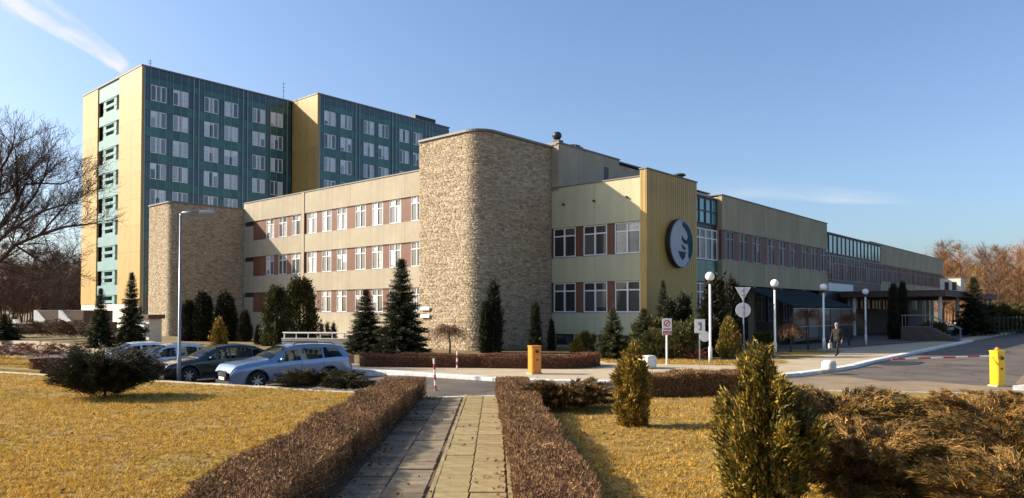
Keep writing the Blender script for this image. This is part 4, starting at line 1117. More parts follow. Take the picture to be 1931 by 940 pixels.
# spreading junipers
x_, y_ = gp(200, 750)
plant('spreading_juniper', 'big dark spreading juniper on the lawn casting a long shadow', 'juniper', (x_, y_, 0), juniper_mesh(1.45, 1.15, 1.38, 51, G_DARK + G_JUN, 420, 190, 0.50, 1.0, 2.0), tm['s'], rz=0.0)
x_, y_ = gp(600, 733)
plant('spreading_juniper', 'low dark juniper half hiding the blue grey car', 'juniper', (x_, y_ + 0.1, 0), juniper_mesh(1.45, 0.6, 0.55, 52, G_JUN, 140, 170, 0.7), None, rz=0.0)
x_, y_ = gp(668, 735)
plant('spreading_juniper', 'low dark juniper ending beside the road at the hedge', 'juniper', (x_ - 0.1, y_ - 0.1, 0), juniper_mesh(0.85, 0.5, 0.34, 53, G_JUN, 90, 120, 0.7), None, rz=0.0)
x_, y_ = gp(1062, 778)
plant('spreading_juniper', 'brown green juniper mound behind the hedge, next to the road', 'juniper', (x_ + 0.15, y_ + 0.6, 0), juniper_mesh(1.25, 0.9, 0.72, 54, G_JUN + G_JUNB[:3], 200, 200, 0.7), None, rz=0.3)
jb = [juniper_mesh(1.5, 1.2, 0.95, 55 + i, G_JUNB if i else G_JUNB + G_JUN[:2], 220, 320, 0.8, 0.85) for i in range(3)]
for (i, x, y, sx, sz, lb) in ((0, 5.9, 13.2, 1.1, 1.05, 'bronze spreading juniper touching the big golden thuja, farthest back'), (1, 8.3, 12.6, 1.15, 1.0, 'bronze spreading juniper below the yellow barrier cabinet'),
                              (2, 4.7, 9.7, 1.0, 0.92, 'dark bronze juniper beside the foot of the big golden thuja'), (0, 7.0, 9.9, 1.05, 1.0, 'orange brown juniper in the middle of the corner bed'),
                              (1, 9.4, 10.6, 1.1, 0.95, 'orange brown juniper cut by the edge of the picture'), (2, 5.6, 7.9, 0.95, 0.8, 'nearest bronze juniper filling the bottom corner of the bed'), (1, 10.4, 14.2, 1.0, 0.85, 'bronze juniper in front of the far brown hedge')):
    r_ = plant('bronze_juniper', lb, 'juniper', (x, y, 0), jb[i], None, 'bronze junipers in the corner bed'); r_.scale = (sx, sx, sz)
# young golden conifer and the big golden thuja in front
x_, y_ = gp(1193, 804)
plant('golden_thuja', 'young golden conifer on the lawn casting a thin shadow', 'evergreen', (x_, y_, 0), thuja_mesh(1.74, 0.40, 61, G_GOLD, 22000, 'loose', ls=0.62, lump=0.34), tm['s'])
plant('golden_thuja', 'big golden thuja with loose sprays standing nearest in front', 'evergreen', (3.05, 8.7, 0), thuja_mesh(2.02, 0.62, 62, G_GOLD + G_THUJA[:2], 60000, 'loose', ls=0.5, lump=0.42), tm['s'])
plant('ornamental_grass', 'pale yellow tuft of grass at the foot of the big thuja', 'grass tuft', (*gp(1590, 945), 0), juniper_mesh(0.35, 0.3, 0.22, 63, [lin(196, 164, 78), lin(172, 140, 60)], 60, 50, 0.5, 0.8), None)

# ---- bare trees
class Twigs:
    def __init__(s, seed): s.rng = random.Random(seed); s.V = []; s.F = []; s.C = []
    def seg(s, a, b, r0, r1, n, c):
        d = (b - a); 
        if d.length < 1e-5: return
        d.normalize(); p = d.cross(Vector((0, 0, 1)) if abs(d.z) < 0.9 else Vector((1, 0, 0))).normalized(); q = d.cross(p)
        k = len(s.V)
        for (o, r) in ((a, r0), (b, r1)):
            for i in range(n):
                an = 2 * math.pi * i / n; s.V.append(tuple(o + p * (r * math.cos(an)) + q * (r * math.sin(an)))); s.C.append(c)
        for i in range(n):
            j = (i + 1) % n; s.F.append((k + i, k + j, k + n + j)); s.F.append((k + i, k + n + j, k + n + i))
    def grow(s, a, d, L, r, depth, up=0.25, spread=0.6, nseg=4, kids=(2, 4), c=None, taper=0.62, minr=0.006):
        rng = s.rng; p = a.copy(); d = d.normalized(); c = c or (0.06, 0.045, 0.036)
        pts = []
        for i in range(nseg):
            d = (d + Vector((rng.gauss(0, .13), rng.gauss(0, .13), rng.gauss(0, .10) + up * 0.10))).normalized()
            q = p + d * (L / nseg)
            r1 = r * (1 - (1 - taper) * (i + 1) / nseg); r0 = r * (1 - (1 - taper) * i / nseg)
            s.seg(p, q, max(r0, minr), max(r1, minr * 0.8), 6 if r > 0.06 else (4 if r > 0.02 else 3), c)
            p = q; pts.append((p.copy(), d.copy(), r1))
        if depth <= 0: return
        for (pp, dd, rr) in pts:
            for _ in range(rng.randint(*kids) if pp is not pts[-1][0] else rng.randint(2, 3)):
                if rng.random() < 0.45 and pp is not pts[-1][0]: continue
                v = Vector((rng.gauss(0, 1), rng.gauss(0, 1), rng.gauss(0, 0.7) + up)).normalized()
                nd = (dd * (1 - spread * 0.5) + v * spread).normalized()
                s.grow(pp, nd, L * rng.uniform(0.42, 0.72), rr * rng.uniform(0.45, 0.72), depth - 1, up, spread, max(2, nseg - 1), kids, c, taper, minr)
    def mesh(s, name): return fast_mesh(name, s.V, s.F, s.C, 'twig')

TY = 33.0
def tp(px, py, dy=0.0):
    Y = TY + dy; return Vector((xat(px, Y), Y, CAM_H + (587 - py) * Y / FPX))
tb = Vector((xat(-105, TY), TY, 0))
tree = empty('bare_tree', tb, 0, 'large leafless tree spreading its bare branches before the high rise', 'tree')
tk = MB(); tk.smooth = True
fork = tp(-95, 520)
tk.tube([Vector((0, 0, -0.1)), Vector((0.05, 0.02, 0.7)), fork - tb, tp(-85, 440) - tb], [0.34, 0.27, 0.22, 0.15], 12)
tk.build('trunk', 'bark', tree)
T = Twigs(5); TC = tuple(x * 0.8 for x in lin(92, 74, 64))
limbs = [([(-60, 419), (-20, 377), (12, 360), (48, 327), (68, 302)], 0.06, 0.4), ([(0, 492), (32, 503), (56, 530), (76, 545)], 0.035, 0.2), ([(72, 444), (104, 407), (132, 377), (152, 360)], 0.04, 0.0), ([(-85, 453), (-30, 411), (-5, 369), (0, 318), (-5, 281)], 0.07, -0.3), ([(-95, 520), (-40, 507), (0, 492), (28, 461), (72, 444), (120, 428), (164, 423)], 0.11, -0.6),
         ([(-95, 512), (-30, 478), (16, 436), (48, 415), (84, 396), (120, 386)], 0.10, 0.8),
         ([(-88, 478), (-30, 453), (8, 419), (30, 379), (29, 335), (26, 293)], 0.11, 0.2),
         ([(-85, 453), (-50, 386), (-20, 344), (8, 302), (20, 272)], 0.10, -0.8),
         ([(30, 379), (44, 348), (72, 345), (112, 347), (140, 335)], 0.055, 0.2),
         ([(16, 436), (36, 402), (60, 373), (80, 335), (90, 293)], 0.06, 0.6),
         ([(28, 463), (64, 486), (96, 507), (128, 512)], 0.05, -0.5),
         ([(-85, 453), (-120, 402), (-160, 360), (-180, 318)], 0.11, 0.5),
         ([(-95, 512), (-150, 478), (-210, 453), (-260, 419)], 0.10, 0.0)]
for pts, r0, dy in limbs:
    P3 = [tp(x, y, dy * i / len(pts) * 2.2) for i, (x, y) in enumerate(pts)]
    for i in range(len(P3) - 1):
        ra = r0 * (1 - 0.75 * i / len(P3)); rb = r0 * (1 - 0.75 * (i + 1) / len(P3))
        T.seg(P3[i] - tb, P3[i + 1] - tb, ra, rb, 7, TC)
        d = (P3[i + 1] - P3[i])
        if i >= 1 or r0 < 0.07:
            for k in range(6):
                v = Vector((T.rng.gauss(0.25, .8), T.rng.gauss(0, .8), T.rng.gauss(0.45, .55)))
                st = P3[i] + d * T.rng.random()
                T.grow(st - tb, d.normalized() * 0.7 + v.normalized() * 0.8, T.rng.uniform(0.7, 1.45), rb * 0.42, 2, 0.35, 0.62, 5, (1, 3), TC, 0.5, 0.006)
    T.grow(P3[-1] - tb, P3[-1] - P3[-2], 1.0, r0 * 0.25, 2, 0.3, 0.6, 4, (2, 3), TC, 0.5, 0.0075)
mobj('crown', T.mesh('crown'), tree)
print('bare tree tris', len(T.F))

# small leafless weeping trees
def weeping(label, x, y, h, rad, seed, pal):
    root = empty('weeping_tree', (x, y, 0), 0, label, 'tree')
    mb = MB(); mb.smooth = True
    mb.tube([(0, 0, -0.05), (0.05, 0.0, h * 0.45), (-0.03, 0.02, h * 0.82)], [0.055, 0.045, 0.035], 8).build('trunk', 'bark', root)
    t = Twigs(seed)
    for i in range(110):
        a = t.rng.uniform(0, 6.283); L = rad * t.rng.uniform(0.55, 1.05); p = Vector((-0.03, 0.02, h * t.rng.uniform(0.72, 0.84)))
        top = h * t.rng.uniform(0.0, 0.2); c = tuple(x * t.rng.uniform(0.7, 1.2) for x in pal[i % len(pal)])
        prev = p
        for k in range(1, 8):
            f = k / 7
            q = Vector((math.cos(a) * L * f, math.sin(a) * L * f, p.z + top * math.sin(min(1, f * 1.5) * 1.57) - h * 0.34 * max(0, f - 0.35) ** 1.4 * 1.3)) + Vector((t.rng.gauss(0, .02), t.rng.gauss(0, .02), t.rng.gauss(0, .015)))
            t.seg(prev, q, 0.012 * (1.2 - f), 0.012 * (1.1 - f), 3, c)
            for _ in range(2):
                e_ = q + Vector((t.rng.gauss(0, .09), t.rng.gauss(0, .09), t.rng.uniform(-.22, .06)))
                t.seg(q, e_, 0.006, 0.004, 3, c)
            prev = q
    mobj('crown', t.mesh('crown'), root); return root
WP = [lin(120, 92, 66), lin(140, 108, 76), lin(96, 74, 56)]
weeping('small leafless umbrella shaped tree before the tall stone tower', xat(847, 34), 34, 1.85, 1.15, 9, WP)
weeping('small leafless weeping tree before the green shelter', xat(1523, 45), 45, 2.75, 1.35, 10, WP)
weeping('bare twiggy bush tree beside the second globe lamp', xat(1490, 42), 42, 1.7, 1.0, 14, WP)
weeping('leafless bush tree between third and last globe lamps', xat(1600, 50), 50, 2.4, 1.3, 15, WP)
# woods far behind: one mass of bare crowns either side of the buildings
def wood(name, label, spots, seed, pal, hh, ntw=1500):
    t = Twigs(seed); rng = t.rng; nr = np.random.default_rng(seed); parts = []
    for (x, y) in spots:
        h = hh * rng.uniform(0.72, 1.15); c = tuple(v * rng.uniform(0.75, 1.2) for v in pal[rng.randrange(len(pal))])
        base = Vector((x, y, -0.1)); p = base; r = 0.17 * h / 14
        for k in range(6):
            q = base + Vector((rng.gauss(0, .22), rng.gauss(0, .22), h * 0.95 * (k + 1) / 6)); t.seg(p, q, r * (1 - k / 7), r * (1 - (k + 1) / 7), 4, tuple(v * 0.8 for v in c)); p = q
        # boughs at any height, fine twigs all along them
        nb = 46
        zf = nr.uniform(0.16, 0.98, nb); an = nr.uniform(0, 2 * np.pi, nb)
        L = (0.22 * h) * np.sin(np.clip(zf * 1.02, 0, 1) * np.pi) ** 0.6 * nr.uniform(0.5, 1.15, nb) + 0.3
        up = nr.uniform(0.35, 1.3, nb)
        B0 = np.stack([np.full(nb, x), np.full(nb, y), zf * h * 0.92], 1)
        BD = np.stack([np.cos(an) * L, np.sin(an) * L, up * L], 1)
        parts.append(leaves(B0, BD, np.linalg.norm(BD, axis=1), np.full(nb, 0.05), nr, np.tile(np.array(c) * 0.8, (nb, 1))))
        j = nr.integers(nb, size=ntw); f = nr.uniform(0.15, 1.0, ntw)
        P = B0[j] + BD[j] * f[:, None] + nr.normal(0, 0.12, (ntw, 3))
        D = unit(BD[j]) * 0.6 + nr.normal(0, 0.7, (ntw, 3)) + np.array([0, 0, 0.45])
        C = np.clip(np.array(c) * nr.uniform(0.7, 1.3, (ntw, 1)), 0, 1)
        parts.append(leaves(P, D, nr.uniform(0.4, 1.3, ntw) * h / 13, nr.uniform(0.014, 0.032, ntw), nr, C))
    parts.append((np.array(t.V), np.array(t.F), np.array(t.C)))
    me = fast_mesh(name, *merge(parts), 'twig'); print(name, len(me.polygons))
    return tag(mobj(name, me), label, 'wood', kind='stuff')
rw = random.Random(4)
spR = [(xat(px, Y), Y) for px, Y in [(rw.uniform(1765, 2300), rw.uniform(120, 200)) for _ in range(170)]]
wood('bare_wood', 'orange brown leafless wood beyond the end of the far wing', spR, 11, [lin(150, 108, 74), lin(130, 96, 68), lin(164, 122, 84), lin(112, 86, 66)], 14.0)
spL = [(xat(px, Y), Y) for px, Y in [(rw.uniform(-420, 190), rw.uniform(115, 190)) for _ in range(270)]]
wood('bare_wood', 'grey brown leafless wood behind the high rise gable', spL, 12, [lin(104, 84, 74), lin(90, 74, 68), lin(116, 92, 78)], 12.5, 1700)

# ---- grass: uncountable blades on the lawns
def poly_mask(px, py, poly):
    inside = np.zeros(len(px), bool); j = len(poly) - 1
    for i in range(len(poly)):
        xi, yi = poly[i]; xj, yj = poly[j]
        c = ((yi > py) != (yj > py)) & (px < (xj - xi) * (py - yi) / ((yj - yi) or 1e-9) + xi); inside ^= c; j = i
    return inside
G_GRASS = [lin(212, 170, 76), lin(196, 152, 62), lin(226, 188, 98), lin(176, 134, 54), lin(138, 104, 48), lin(176, 154, 70)]
def grass(label, poly, n, seed, z=0.0, near=True, pal=G_GRASS, sc=1.0):
    rng = np.random.default_rng(seed)
    xs = [p[0] for p in poly]; ys = [p[1] for p in poly]
    # more blades close to the camera
    y0, y1 = min(ys), max(ys)
    u = rng.uniform(0, 1, n * 3); Y = y0 * (y1 / y0) ** u if near else rng.uniform(y0, y1, n * 3)
    X = rng.uniform(min(xs), max(xs), n * 3)
    ok = poly_mask(X, Y, poly) & (np.abs(X) < Y * 1.05 + 3)
    X = X[ok]; Y = Y[ok]
    nt = n // 9; X = X[:nt]; Y = Y[:nt]; nt = len(X)
    # tufts of a few blades; thin, worn places in between
    den = np.sin(X * 1.3 + 1.1 * np.sin(Y * 0.9)) * np.sin(Y * 1.7 + np.sin(X * 0.8)) + 0.7 * np.sin(X * 5.1 + 2.1 * np.sin(Y * 3.3)) * np.sin(Y * 6.3)
    keep = rng.uniform(-1.6, 1.0, nt) < den + 0.55
    X = X[keep]; Y = Y[keep]; den = den[keep]
    tl = rng.uniform(0.55, 1.5, len(X)); ta = rng.uniform(0, 2 * np.pi, len(X)); tt_ = rng.uniform(0.72, 1.2, len(X)) * (1 + 0.10 * den)
    X = np.repeat(X, 9); Y = np.repeat(Y, 9); tl = np.repeat(tl, 9); ta = np.repeat(ta, 9); tt_ = np.repeat(tt_, 9); N = len(X)
    rr = np.abs(rng.normal(0, 0.030, N)) * sc; aa = rng.uniform(0, 2 * np.pi, N)
    P = np.stack([X + rr * np.cos(aa), Y + rr * np.sin(aa), np.full(N, z)], 1)
    D = np.stack([np.cos(aa) * 0.5 + np.cos(ta) * 0.5 + rng.normal(0.1, 0.35, N), np.sin(aa) * 0.5 + np.sin(ta) * 0.5 + rng.normal(0, 0.35, N), rng.uniform(0.35, 0.95, N)], 1)
    L = rng.uniform(0.03, 0.075, N) * sc * tl; W = rng.uniform(0.0035, 0.0075, N) * sc; tuft = (tt_ - 1) * 10
    C = np.clip(pal_pick(rng, N, pal, 0.2) * (1 + 0.05 * tuft)[:, None], 0, 1)
    gr = np.clip(np.sin(X * 0.9 + 1.7 * np.sin(Y * 0.53)) * np.sin(Y * 0.8 + 1.1 * np.sin(X * 0.4)) * 1.4 - 0.35, 0, 0.75)[:, None] * rng.uniform(0.3, 1, (N, 1))
    C = C * (1 - gr) + C * np.array([0.66, 0.80, 0.75]) * gr
    print('grass', N)
    return tag(mobj('dry_grass', fast_mesh('dry_grass', *leaves(P, D, L, W, rng, C), 'grass')), label, 'grass', kind='stuff')
grass('dry yellow grass of the wide lawn beside the hedge', [(-26, 6.5), (-26, kerb_y(-26)), (-3.6, kerb_y(-3.6)), (-3.55, 6.5)], 420000, 71, sc=1.15)
grass('dry yellow grass of the small lawn beyond the sunlit path hedge', [(0.9, 6.5), (0.5, 20.0), (12, 20.4), (16, 17), (16, 6.5)], 210000, 72, sc=1.15)
grass('dry grass of the narrow strip beyond the parking kerb', [(-36, 38.0), (-36, 41.0), (-27.5, 39.0), (-20.5, 32.0), (-19.6, 30.2)], 40000, 74, 0.0, False, sc=1.5)
grass('yellow grass on the verge around the signs and globe lamps', verge_polys[1], 16000, 73, 0.01, False, sc=1.5)

# fallen leaves and twigs on the path, under the hedges and on the lawns
rng_ = np.random.default_rng(91)
X_ = np.concatenate([rng_.normal(-2.35, 0.18, 500), rng_.normal(-0.05, 0.14, 260), rng_.uniform(-2.3, 0.0, 160), rng_.uniform(-12, -3.6, 500), rng_.uniform(0.9, 6, 350)])
Y_ = 7.5 * (20.5 / 7.5) ** rng_.uniform(0, 1, len(X_))
P_ = np.stack([X_, Y_, np.where((X_ > -2.5) & (X_ < 0.1), 0.004, 0.035)], 1); N_ = len(X_)
D_ = np.stack([rng_.normal(0, 1, N_), rng_.normal(0, 1, N_), rng_.uniform(-0.05, 0.25, N_)], 1)
L_l = rng_.uniform(0.03, 0.075, N_)
tag(mobj('fallen_leaves', fast_mesh('fallen_leaves', *leaves(P_, D_, L_l, L_l * 0.32, rng_, pal_pick(rng_, N_, [lin(120, 78, 44), lin(96, 64, 40), lin(150, 104, 60), lin(84, 60, 42)])), 'grass')), 'brown fallen leaves scattered along path edges and lawns', 'leaves', kind='stuff')
# ------------------------------------------------------------------ cars
def sm(x): x = np.clip(x, 0, 1); return x * x * (3 - 2 * x)
def build_car(label, paint, kind, loc, heading, sc=1.0):
    """lofted body (front at +x); glass, lamps, wheels and trim are parts"""
    root = empty('parked_car', loc, heading, label, 'car', 'cars parked in the slanted row'); root.scale = (sc, sc, sc)
    if kind == 'wagon':
        L, W, H = 4.75, 0.93, 1.60
        top = [(0, .62), (.05, .78), (.18, .90), (.55, .99), (1.15, 1.06), (1.35, 1.10), (1.75, 1.34), (2.15, 1.52), (2.5, 1.585), (3.2, 1.60), (3.9, 1.56), (4.30, 1.49), (4.52, 1.22), (4.66, 1.00), (4.73, .70), (4.75, .55)]
        belt = [(0, .60), (.2, .80), (1.2, .96), (2.5, 1.00), (4.0, 1.07), (4.5, 1.06), (4.75, .55)]
        ws = (1.36, 2.12); rs = (4.33, 4.52); sw = [(1.62, 2.55), (2.62, 3.42), (3.49, 4.28)]; axles = (0.92, 3.70)
    else:
        L, W, H = 4.45, 0.89, 1.47
        top = [(0, .58), (.05, .70), (.18, .80), (.55, .89), (1.05, .97), (1.22, 1.00), (1.65, 1.24), (2.05, 1.42), (2.4, 1.465), (3.0, 1.47), (3.5, 1.40), (3.95, 1.20), (4.2, 1.06), (4.38, .98), (4.44, .66), (4.45, .52)]
        belt = [(0, .56), (.2, .72), (1.1, .88), (2.5, .93), (3.8, .98), (4.3, .95), (4.45, .52)]
        ws = (1.23, 2.02); rs = (3.52, 3.95); sw = [(1.48, 2.40), (2.47, 3.30), (3.36, 3.80)]; axles = (0.86, 3.50)
    wr = 0.335; Ra = 0.40; zb = 0.20
    xs = np.unique(np.concatenate([np.linspace(0, L, int(L / 0.05) + 1), [ws[0], ws[1], rs[0], rs[1]], [v for a in sw for v in a]]))
    # round the profile a little so that it never kinks
    xx = np.linspace(0, L, 600); tz = np.interp(xx, *zip(*top)); ker = np.hanning(25); ker /= ker.sum()
    tz = np.convolve(np.pad(tz, 12, 'edge'), ker, 'valid'); tops = np.interp(xs, xx, tz)
    belts = np.minimum(np.interp(xs, *zip(*belt)), tops - 0.035)
    e = 0.55
    wid = W * np.clip(1 - np.clip((e - xs) / e, 0, 1) ** 2.6 * 0.20 - np.clip((xs - (L - e)) / e, 0, 1) ** 2.6 * 0.16, 0, 1)
    zrow = np.linspace(0, 1, 13)
    rows = []
    for x, tz_, bz, w in zip(xs, tops, belts, wid):
        gh = max(tz_ - bz, 0.03); wt = w * (1 - 0.30 * min(1, gh / 0.5))
        pts = [(0.0, zb + 0.02), (w * 0.80, zb + 0.02)]
        for k in zrow:
            bul = 0.93 + 0.07 * math.sin(min(1, k * 1.25) * math.pi * 0.5) - 0.025 * max(0, k - 0.86) / 0.14
            pts.append((w * bul, zb + 0.03 + (bz - zb - 0.03) * k))
        ns = 5
        for k in range(1, ns + 1):
            f = k / ns; pts.append((w * 0.955 + (wt - w * 0.955) * f ** 1.15, bz + (tz_ - 0.045 * min(1, gh / 0.2) - bz) * f))
        pts += [(wt * 0.93, tz_ - 0.018), (wt * 0.75, tz_ - 0.004), (wt * 0.40, tz_ + 0.006), (0.0, tz_ + 0.010)]
        rows.append(pts)
    ni, nj = len(xs), len(rows[0])
    j_belt = 2 + 12; j_roof = j_belt + 5
    names = ['body', 'windscreen', 'rear_window'] + ['side_window'] * (len(sw) * 2)
    meshes = [MB() for _ in names]; V = []
    for s_ in (1, -1):
        V.append([[(L / 2 - xs[i], s_ * rows[i][j][0], rows[i][j][1]) for j in range(nj)] for i in range(ni)])
    for si in (0, 1):
        for i in range(ni - 1):
            xm = (xs[i] + xs[i + 1]) / 2
            for j in range(nj - 1):
                q = [V[si][i][j], V[si][i + 1][j], V[si][i + 1][j + 1], V[si][i][j + 1]]
                zm = sum(p[2] for p in q) / 4
                if j < j_belt and any((xm - a) ** 2 + (zm - wr) ** 2 < Ra ** 2 for a in axles): continue
                tgt = 0
                if j >= j_roof and ws[0] < xm < ws[1]: tgt = 1
                elif j >= j_roof and rs[0] < xm < rs[1]: tgt = 2
                elif j_belt <= j < j_roof - 0 and not (j == j_roof - 1 and False):
                    for wi, (a, b) in enumerate(sw):
                        # slanted front and rear edges of the glass
                        f = (j + 0.5 - j_belt) / 5
                        a2 = a + (0.52 * f if wi == 0 else 0); b2 = b - (0.22 * f if wi == len(sw) - 1 else 0)
                        if a2 < xm < b2 and j < j_roof - 1: tgt = 3 + wi * 2 + si
                mb = meshes[tgt]; mb.smooth = True
                mb.add(q, [(0, 1, 2, 3)])
    for nm, mb in zip(names, meshes):
        if not mb.v: continue
        me = mb.mesh(nm, paint if nm == 'body' else 'carglass')
        bm = bmesh.new(); bm.from_mesh(me); bmesh.ops.remove_doubles(bm, verts=bm.verts[:], dist=0.002); bmesh.ops.recalc_face_normals(bm, faces=bm.faces[:]); bm.to_mesh(me); bm.free()
        mobj(nm, me, root)
    # dark inner tub so that arches are not see-through
    boxobj('underbody', 'trim', root, -L/2 + 0.12, L/2 - 0.12, -W * 0.60, W * 0.60, zb - 0.02, 0.80)
    boxobj('dashboard', 'trim', root, L/2 - ws[0] - 0.75, L/2 - ws[0] - 0.25, -W * 0.66, W * 0.66, 0.805, 0.93)
    for (sx, n_) in ((ws[1] + 0.35, 2), (ws[1] + 1.25, 3)):
        for k in range(n_):
            y_ = (k - (n_ - 1) / 2) * (0.72 if n_ == 2 else 0.44)
            q_ = MB(); q_.prism([(-0.05, -0.21), (0.07, -0.21), (0.07, 0.21), (-0.05, 0.21)], 0.0, 0.36); q_.prism([(-0.03, -0.10), (0.04, -0.10), (0.04, 0.10), (-0.03, 0.10)], 0.38, 0.53)
            q_.build('seat', 'seat', root, (L/2 - sx, y_, 0.805))
    sw_ = MB(); sw_.smooth = True
    sw_.tube([(0.0, 0.18 * math.cos(a), 0.18 * math.sin(a)) for a in np.linspace(0, 6.283, 18)], 0.016, 6, caps=False); sw_.build('steering_wheel', 'trim', root, (L/2 - ws[0] - 0.85, 0.36, 0.95), (0, -0.4, 0))
    for a in axles:
        for s_ in (1, -1):
            ar = MB(); ar.smooth = True
            pts = [(L/2 - a + (Ra + 0.01) * math.cos(t_), s_ * W * 0.985, wr + (Ra + 0.01) * math.sin(t_)) for t_ in np.linspace(-0.35, math.pi + 0.35, 22)]
            ar.tube(pts, 0.024, 6); ar.build('wheel_arch', paint if kind != 'wagon' else 'trim', root)
            w_ = empty('wheel'); w_.parent = root; w_.location = (L/2 - a, s_ * (W - 0.11), wr)
            ty = MB(); ty.smooth = True
            ty.lathe([(0.205, -0.10), (0.29, -0.11), (0.325, -0.085), (0.335, 0), (0.325, 0.085), (0.29, 0.11), (0.205, 0.10)], 28, axis='y', caps=False); ty.build('tyre', 'tyre', w_)
            ri = MB(); ri.lathe([(0.21, -0.07), (0.225, 0.06), (0.205, 0.08), (0.20, 0.03)], 24, axis='y', caps=False)
            for k in range(7):
                t_ = 2 * math.pi * k / 7; c_, s2 = math.cos(t_), math.sin(t_)
                ri.add([(c_ * 0.04 - s2 * 0.03, 0.055 * 1, s2 * 0.04 + c_ * 0.03), (c_ * 0.04 + s2 * 0.03, 0.055, s2 * 0.04 - c_ * 0.03), (c_ * 0.205 + s2 * 0.022, 0.07, s2 * 0.205 - c_ * 0.022), (c_ * 0.205 - s2 * 0.022, 0.07, s2 * 0.205 + c_ * 0.022)], [(0, 1, 2, 3)])
            ri.lathe([(0.055, 0.03), (0.055, 0.065), (0.0, 0.07)], 12, axis='y')
            ro = ri.build('rim', 'rim', w_)
            if s_ < 0: ro.rotation_euler = (0, 0, math.pi)
            MB().lathe([(0.19, -0.02), (0.19, 0.0)], 20, axis='y').build('brake_disc', 'darkmetal', w_)
    fx = L / 2
    for s_ in (1, -1):
        h_ = MB(); zc = top[1][1]
        h_.add([(fx - 0.10, s_ * W * 0.50, zc - 0.12), (fx - 0.36, s_ * W * 0.905, zc - 0.08), (fx - 0.46, s_ * W * 0.915, zc + 0.05), (fx - 0.15, s_ * W * 0.52, zc + 0.02),
                (fx - 0.02, s_ * W * 0.50, zc - 0.12), (fx - 0.26, s_ * W * 0.95, zc - 0.08), (fx - 0.42, s_ * W * 0.95, zc + 0.06), (fx - 0.09, s_ * W * 0.52, zc + 0.04)],
               [(4, 5, 6, 7), (0, 3, 2, 1), (0, 1, 5, 4), (1, 2, 6, 5), (2, 3, 7, 6), (3, 0, 4, 7)])
        h_.build('headlight', 'headlamp', root)
        t_ = MB().box(-fx - 0.005, -fx + 0.22, s_ * W * 0.66, s_ * W * 0.93, 0.78, 1.12 if kind == 'wagon' else 0.95); t_.build('tail_light', 'taillamp', root)
        mi = MB(); mi.smooth = True
        mx = fx - ws[0] - 0.42
        mi.lathe([(0.0, -0.11), (0.06, -0.09), (0.08, 0.0), (0.06, 0.09), (0.0, 0.11)], 10, axis='y')
        mo = mi.build('mirror', paint, root, (mx, s_ * (W + 0.08), belt[2][1] + 0.10))
        for (a, b) in sw[:2]:
            MB().box(-0.10, 0.10, -0.012, 0.012, -0.016, 0.016).build('door_handle', paint if kind == 'wagon' else 'chrome', root, (fx - b + 0.12, s_ * (W * 0.99 + 0.012), belt[3][1] - 0.13))
        for (a, b) in sw[:2]:
            MB().box(-0.006, 0.006, -0.004, 0.004, 0.0, 0.58).build('door_gap', 'trim', root, (fx - b - 0.035, s_ * (W * 0.998), 0.36))
        MB().box(-1.25, 1.20, -0.02, 0.02, 0, 0.10).build('sill_trim', 'trim', root, (fx - (axles[0] + axles[1]) / 2, s_ * W * 0.955, 0.22))
    gr = MB().box(fx - 0.05, fx + 0.012, -0.40, 0.40, 0.50, 0.70).build('grille', 'trim', root)
    for k in range(4): MB().box(fx + 0.008, fx + 0.02, -0.38, 0.38, 0.525 + 0.045 * k, 0.54 + 0.045 * k).build('grille_bar', 'chrome', root)
    MB().box(fx - 0.16, fx - 0.004, -0.66, 0.66, 0.225, 0.36).build('air_intake', 'trim', root)
    MB().box(fx + 0.0, fx + 0.028, -0.26, 0.26, 0.385, 0.485).build('number_plate', 'whitepaint', root)
    if kind == 'wagon':
        for s_ in (1, -1):
            MB().tube([(fx - 2.35, s_ * W * 0.66, 1.56), (fx - 2.5, s_ * W * 0.665, 1.635), (fx - 3.9, s_ * W * 0.665, 1.61), (fx - 4.05, s_ * W * 0.66, 1.53)], 0.018, 6).build('roof_rail', 'darkmetal', root)
    return root
def paint(name, c, metal=0.5, rough=0.3): return mat(name, c, rough, 0.03, 2, metal=metal, coat=1.0)
P_BLUE = paint('blue_grey_metallic', (0.20, 0.28, 0.42)); P_BLACK = paint('black_paint', (0.010, 0.010, 0.012), 0.0); P_SILVER = paint('silver_paint', (0.62, 0.64, 0.66), 0.35); P_WHITE = paint('white_car_paint', (0.72, 0.73, 0.74), 0.0)
HD = math.atan2(-0.66, -0.75)
build_car('blue grey metallic estate car, nearest of the parked row', P_BLUE, 'wagon', (-8.75, 28.2, rz(-8.75)), HD, 1.03)
build_car('black car parked behind the blue grey estate', P_BLACK, 'sedan', (-12.3, 30.4, rz(-12.3)), HD, 1.03)
build_car('silver car parked beside the black one, behind the lamp post', P_SILVER, 'sedan', (-15.3, 32.2, rz(-15.3)), HD, 1.0)
build_car('white car at the end of the parked row behind the juniper', P_WHITE, 'sedan', (-17.7, 33.9, rz(-17.7)), HD, 1.0)

# ------------------------------------------------------------------ lamps
def globe_lamp(px, Y, topy, label):
    x = xat(px, Y); h = CAM_H + (587 - topy) * Y / FPX; r = 0.21
    root = empty('globe_lamp', (x, Y, 0), 0, label, 'street lamp', 'globe lamps along the forecourt')
    p = MB(); p.smooth = True
    p.lathe([(0.085, 0.0), (0.085, 0.75), (0.055, 0.80), (0.052, h - 2 * r - 0.12)], 14); p.build('pole', 'whitepaint', root)
    c = MB(); c.lathe([(0.06, 0), (0.12, 0.03), (0.13, 0.10), (0.09, 0.13)], 14); c.build('collar', 'darkmetal', root, (0, 0, h - 2 * r - 0.13))
    g_ = MB(); g_.smooth = True
    g_.lathe([(0.09, -r * 0.9)] + [(r * math.cos(a), r * math.sin(a)) for a in np.linspace(-1.05, 1.5, 14)] + [(0.0, r)], 22); g_.build('globe', 'lamp_white', root, (0, 0, h - r))
    return root
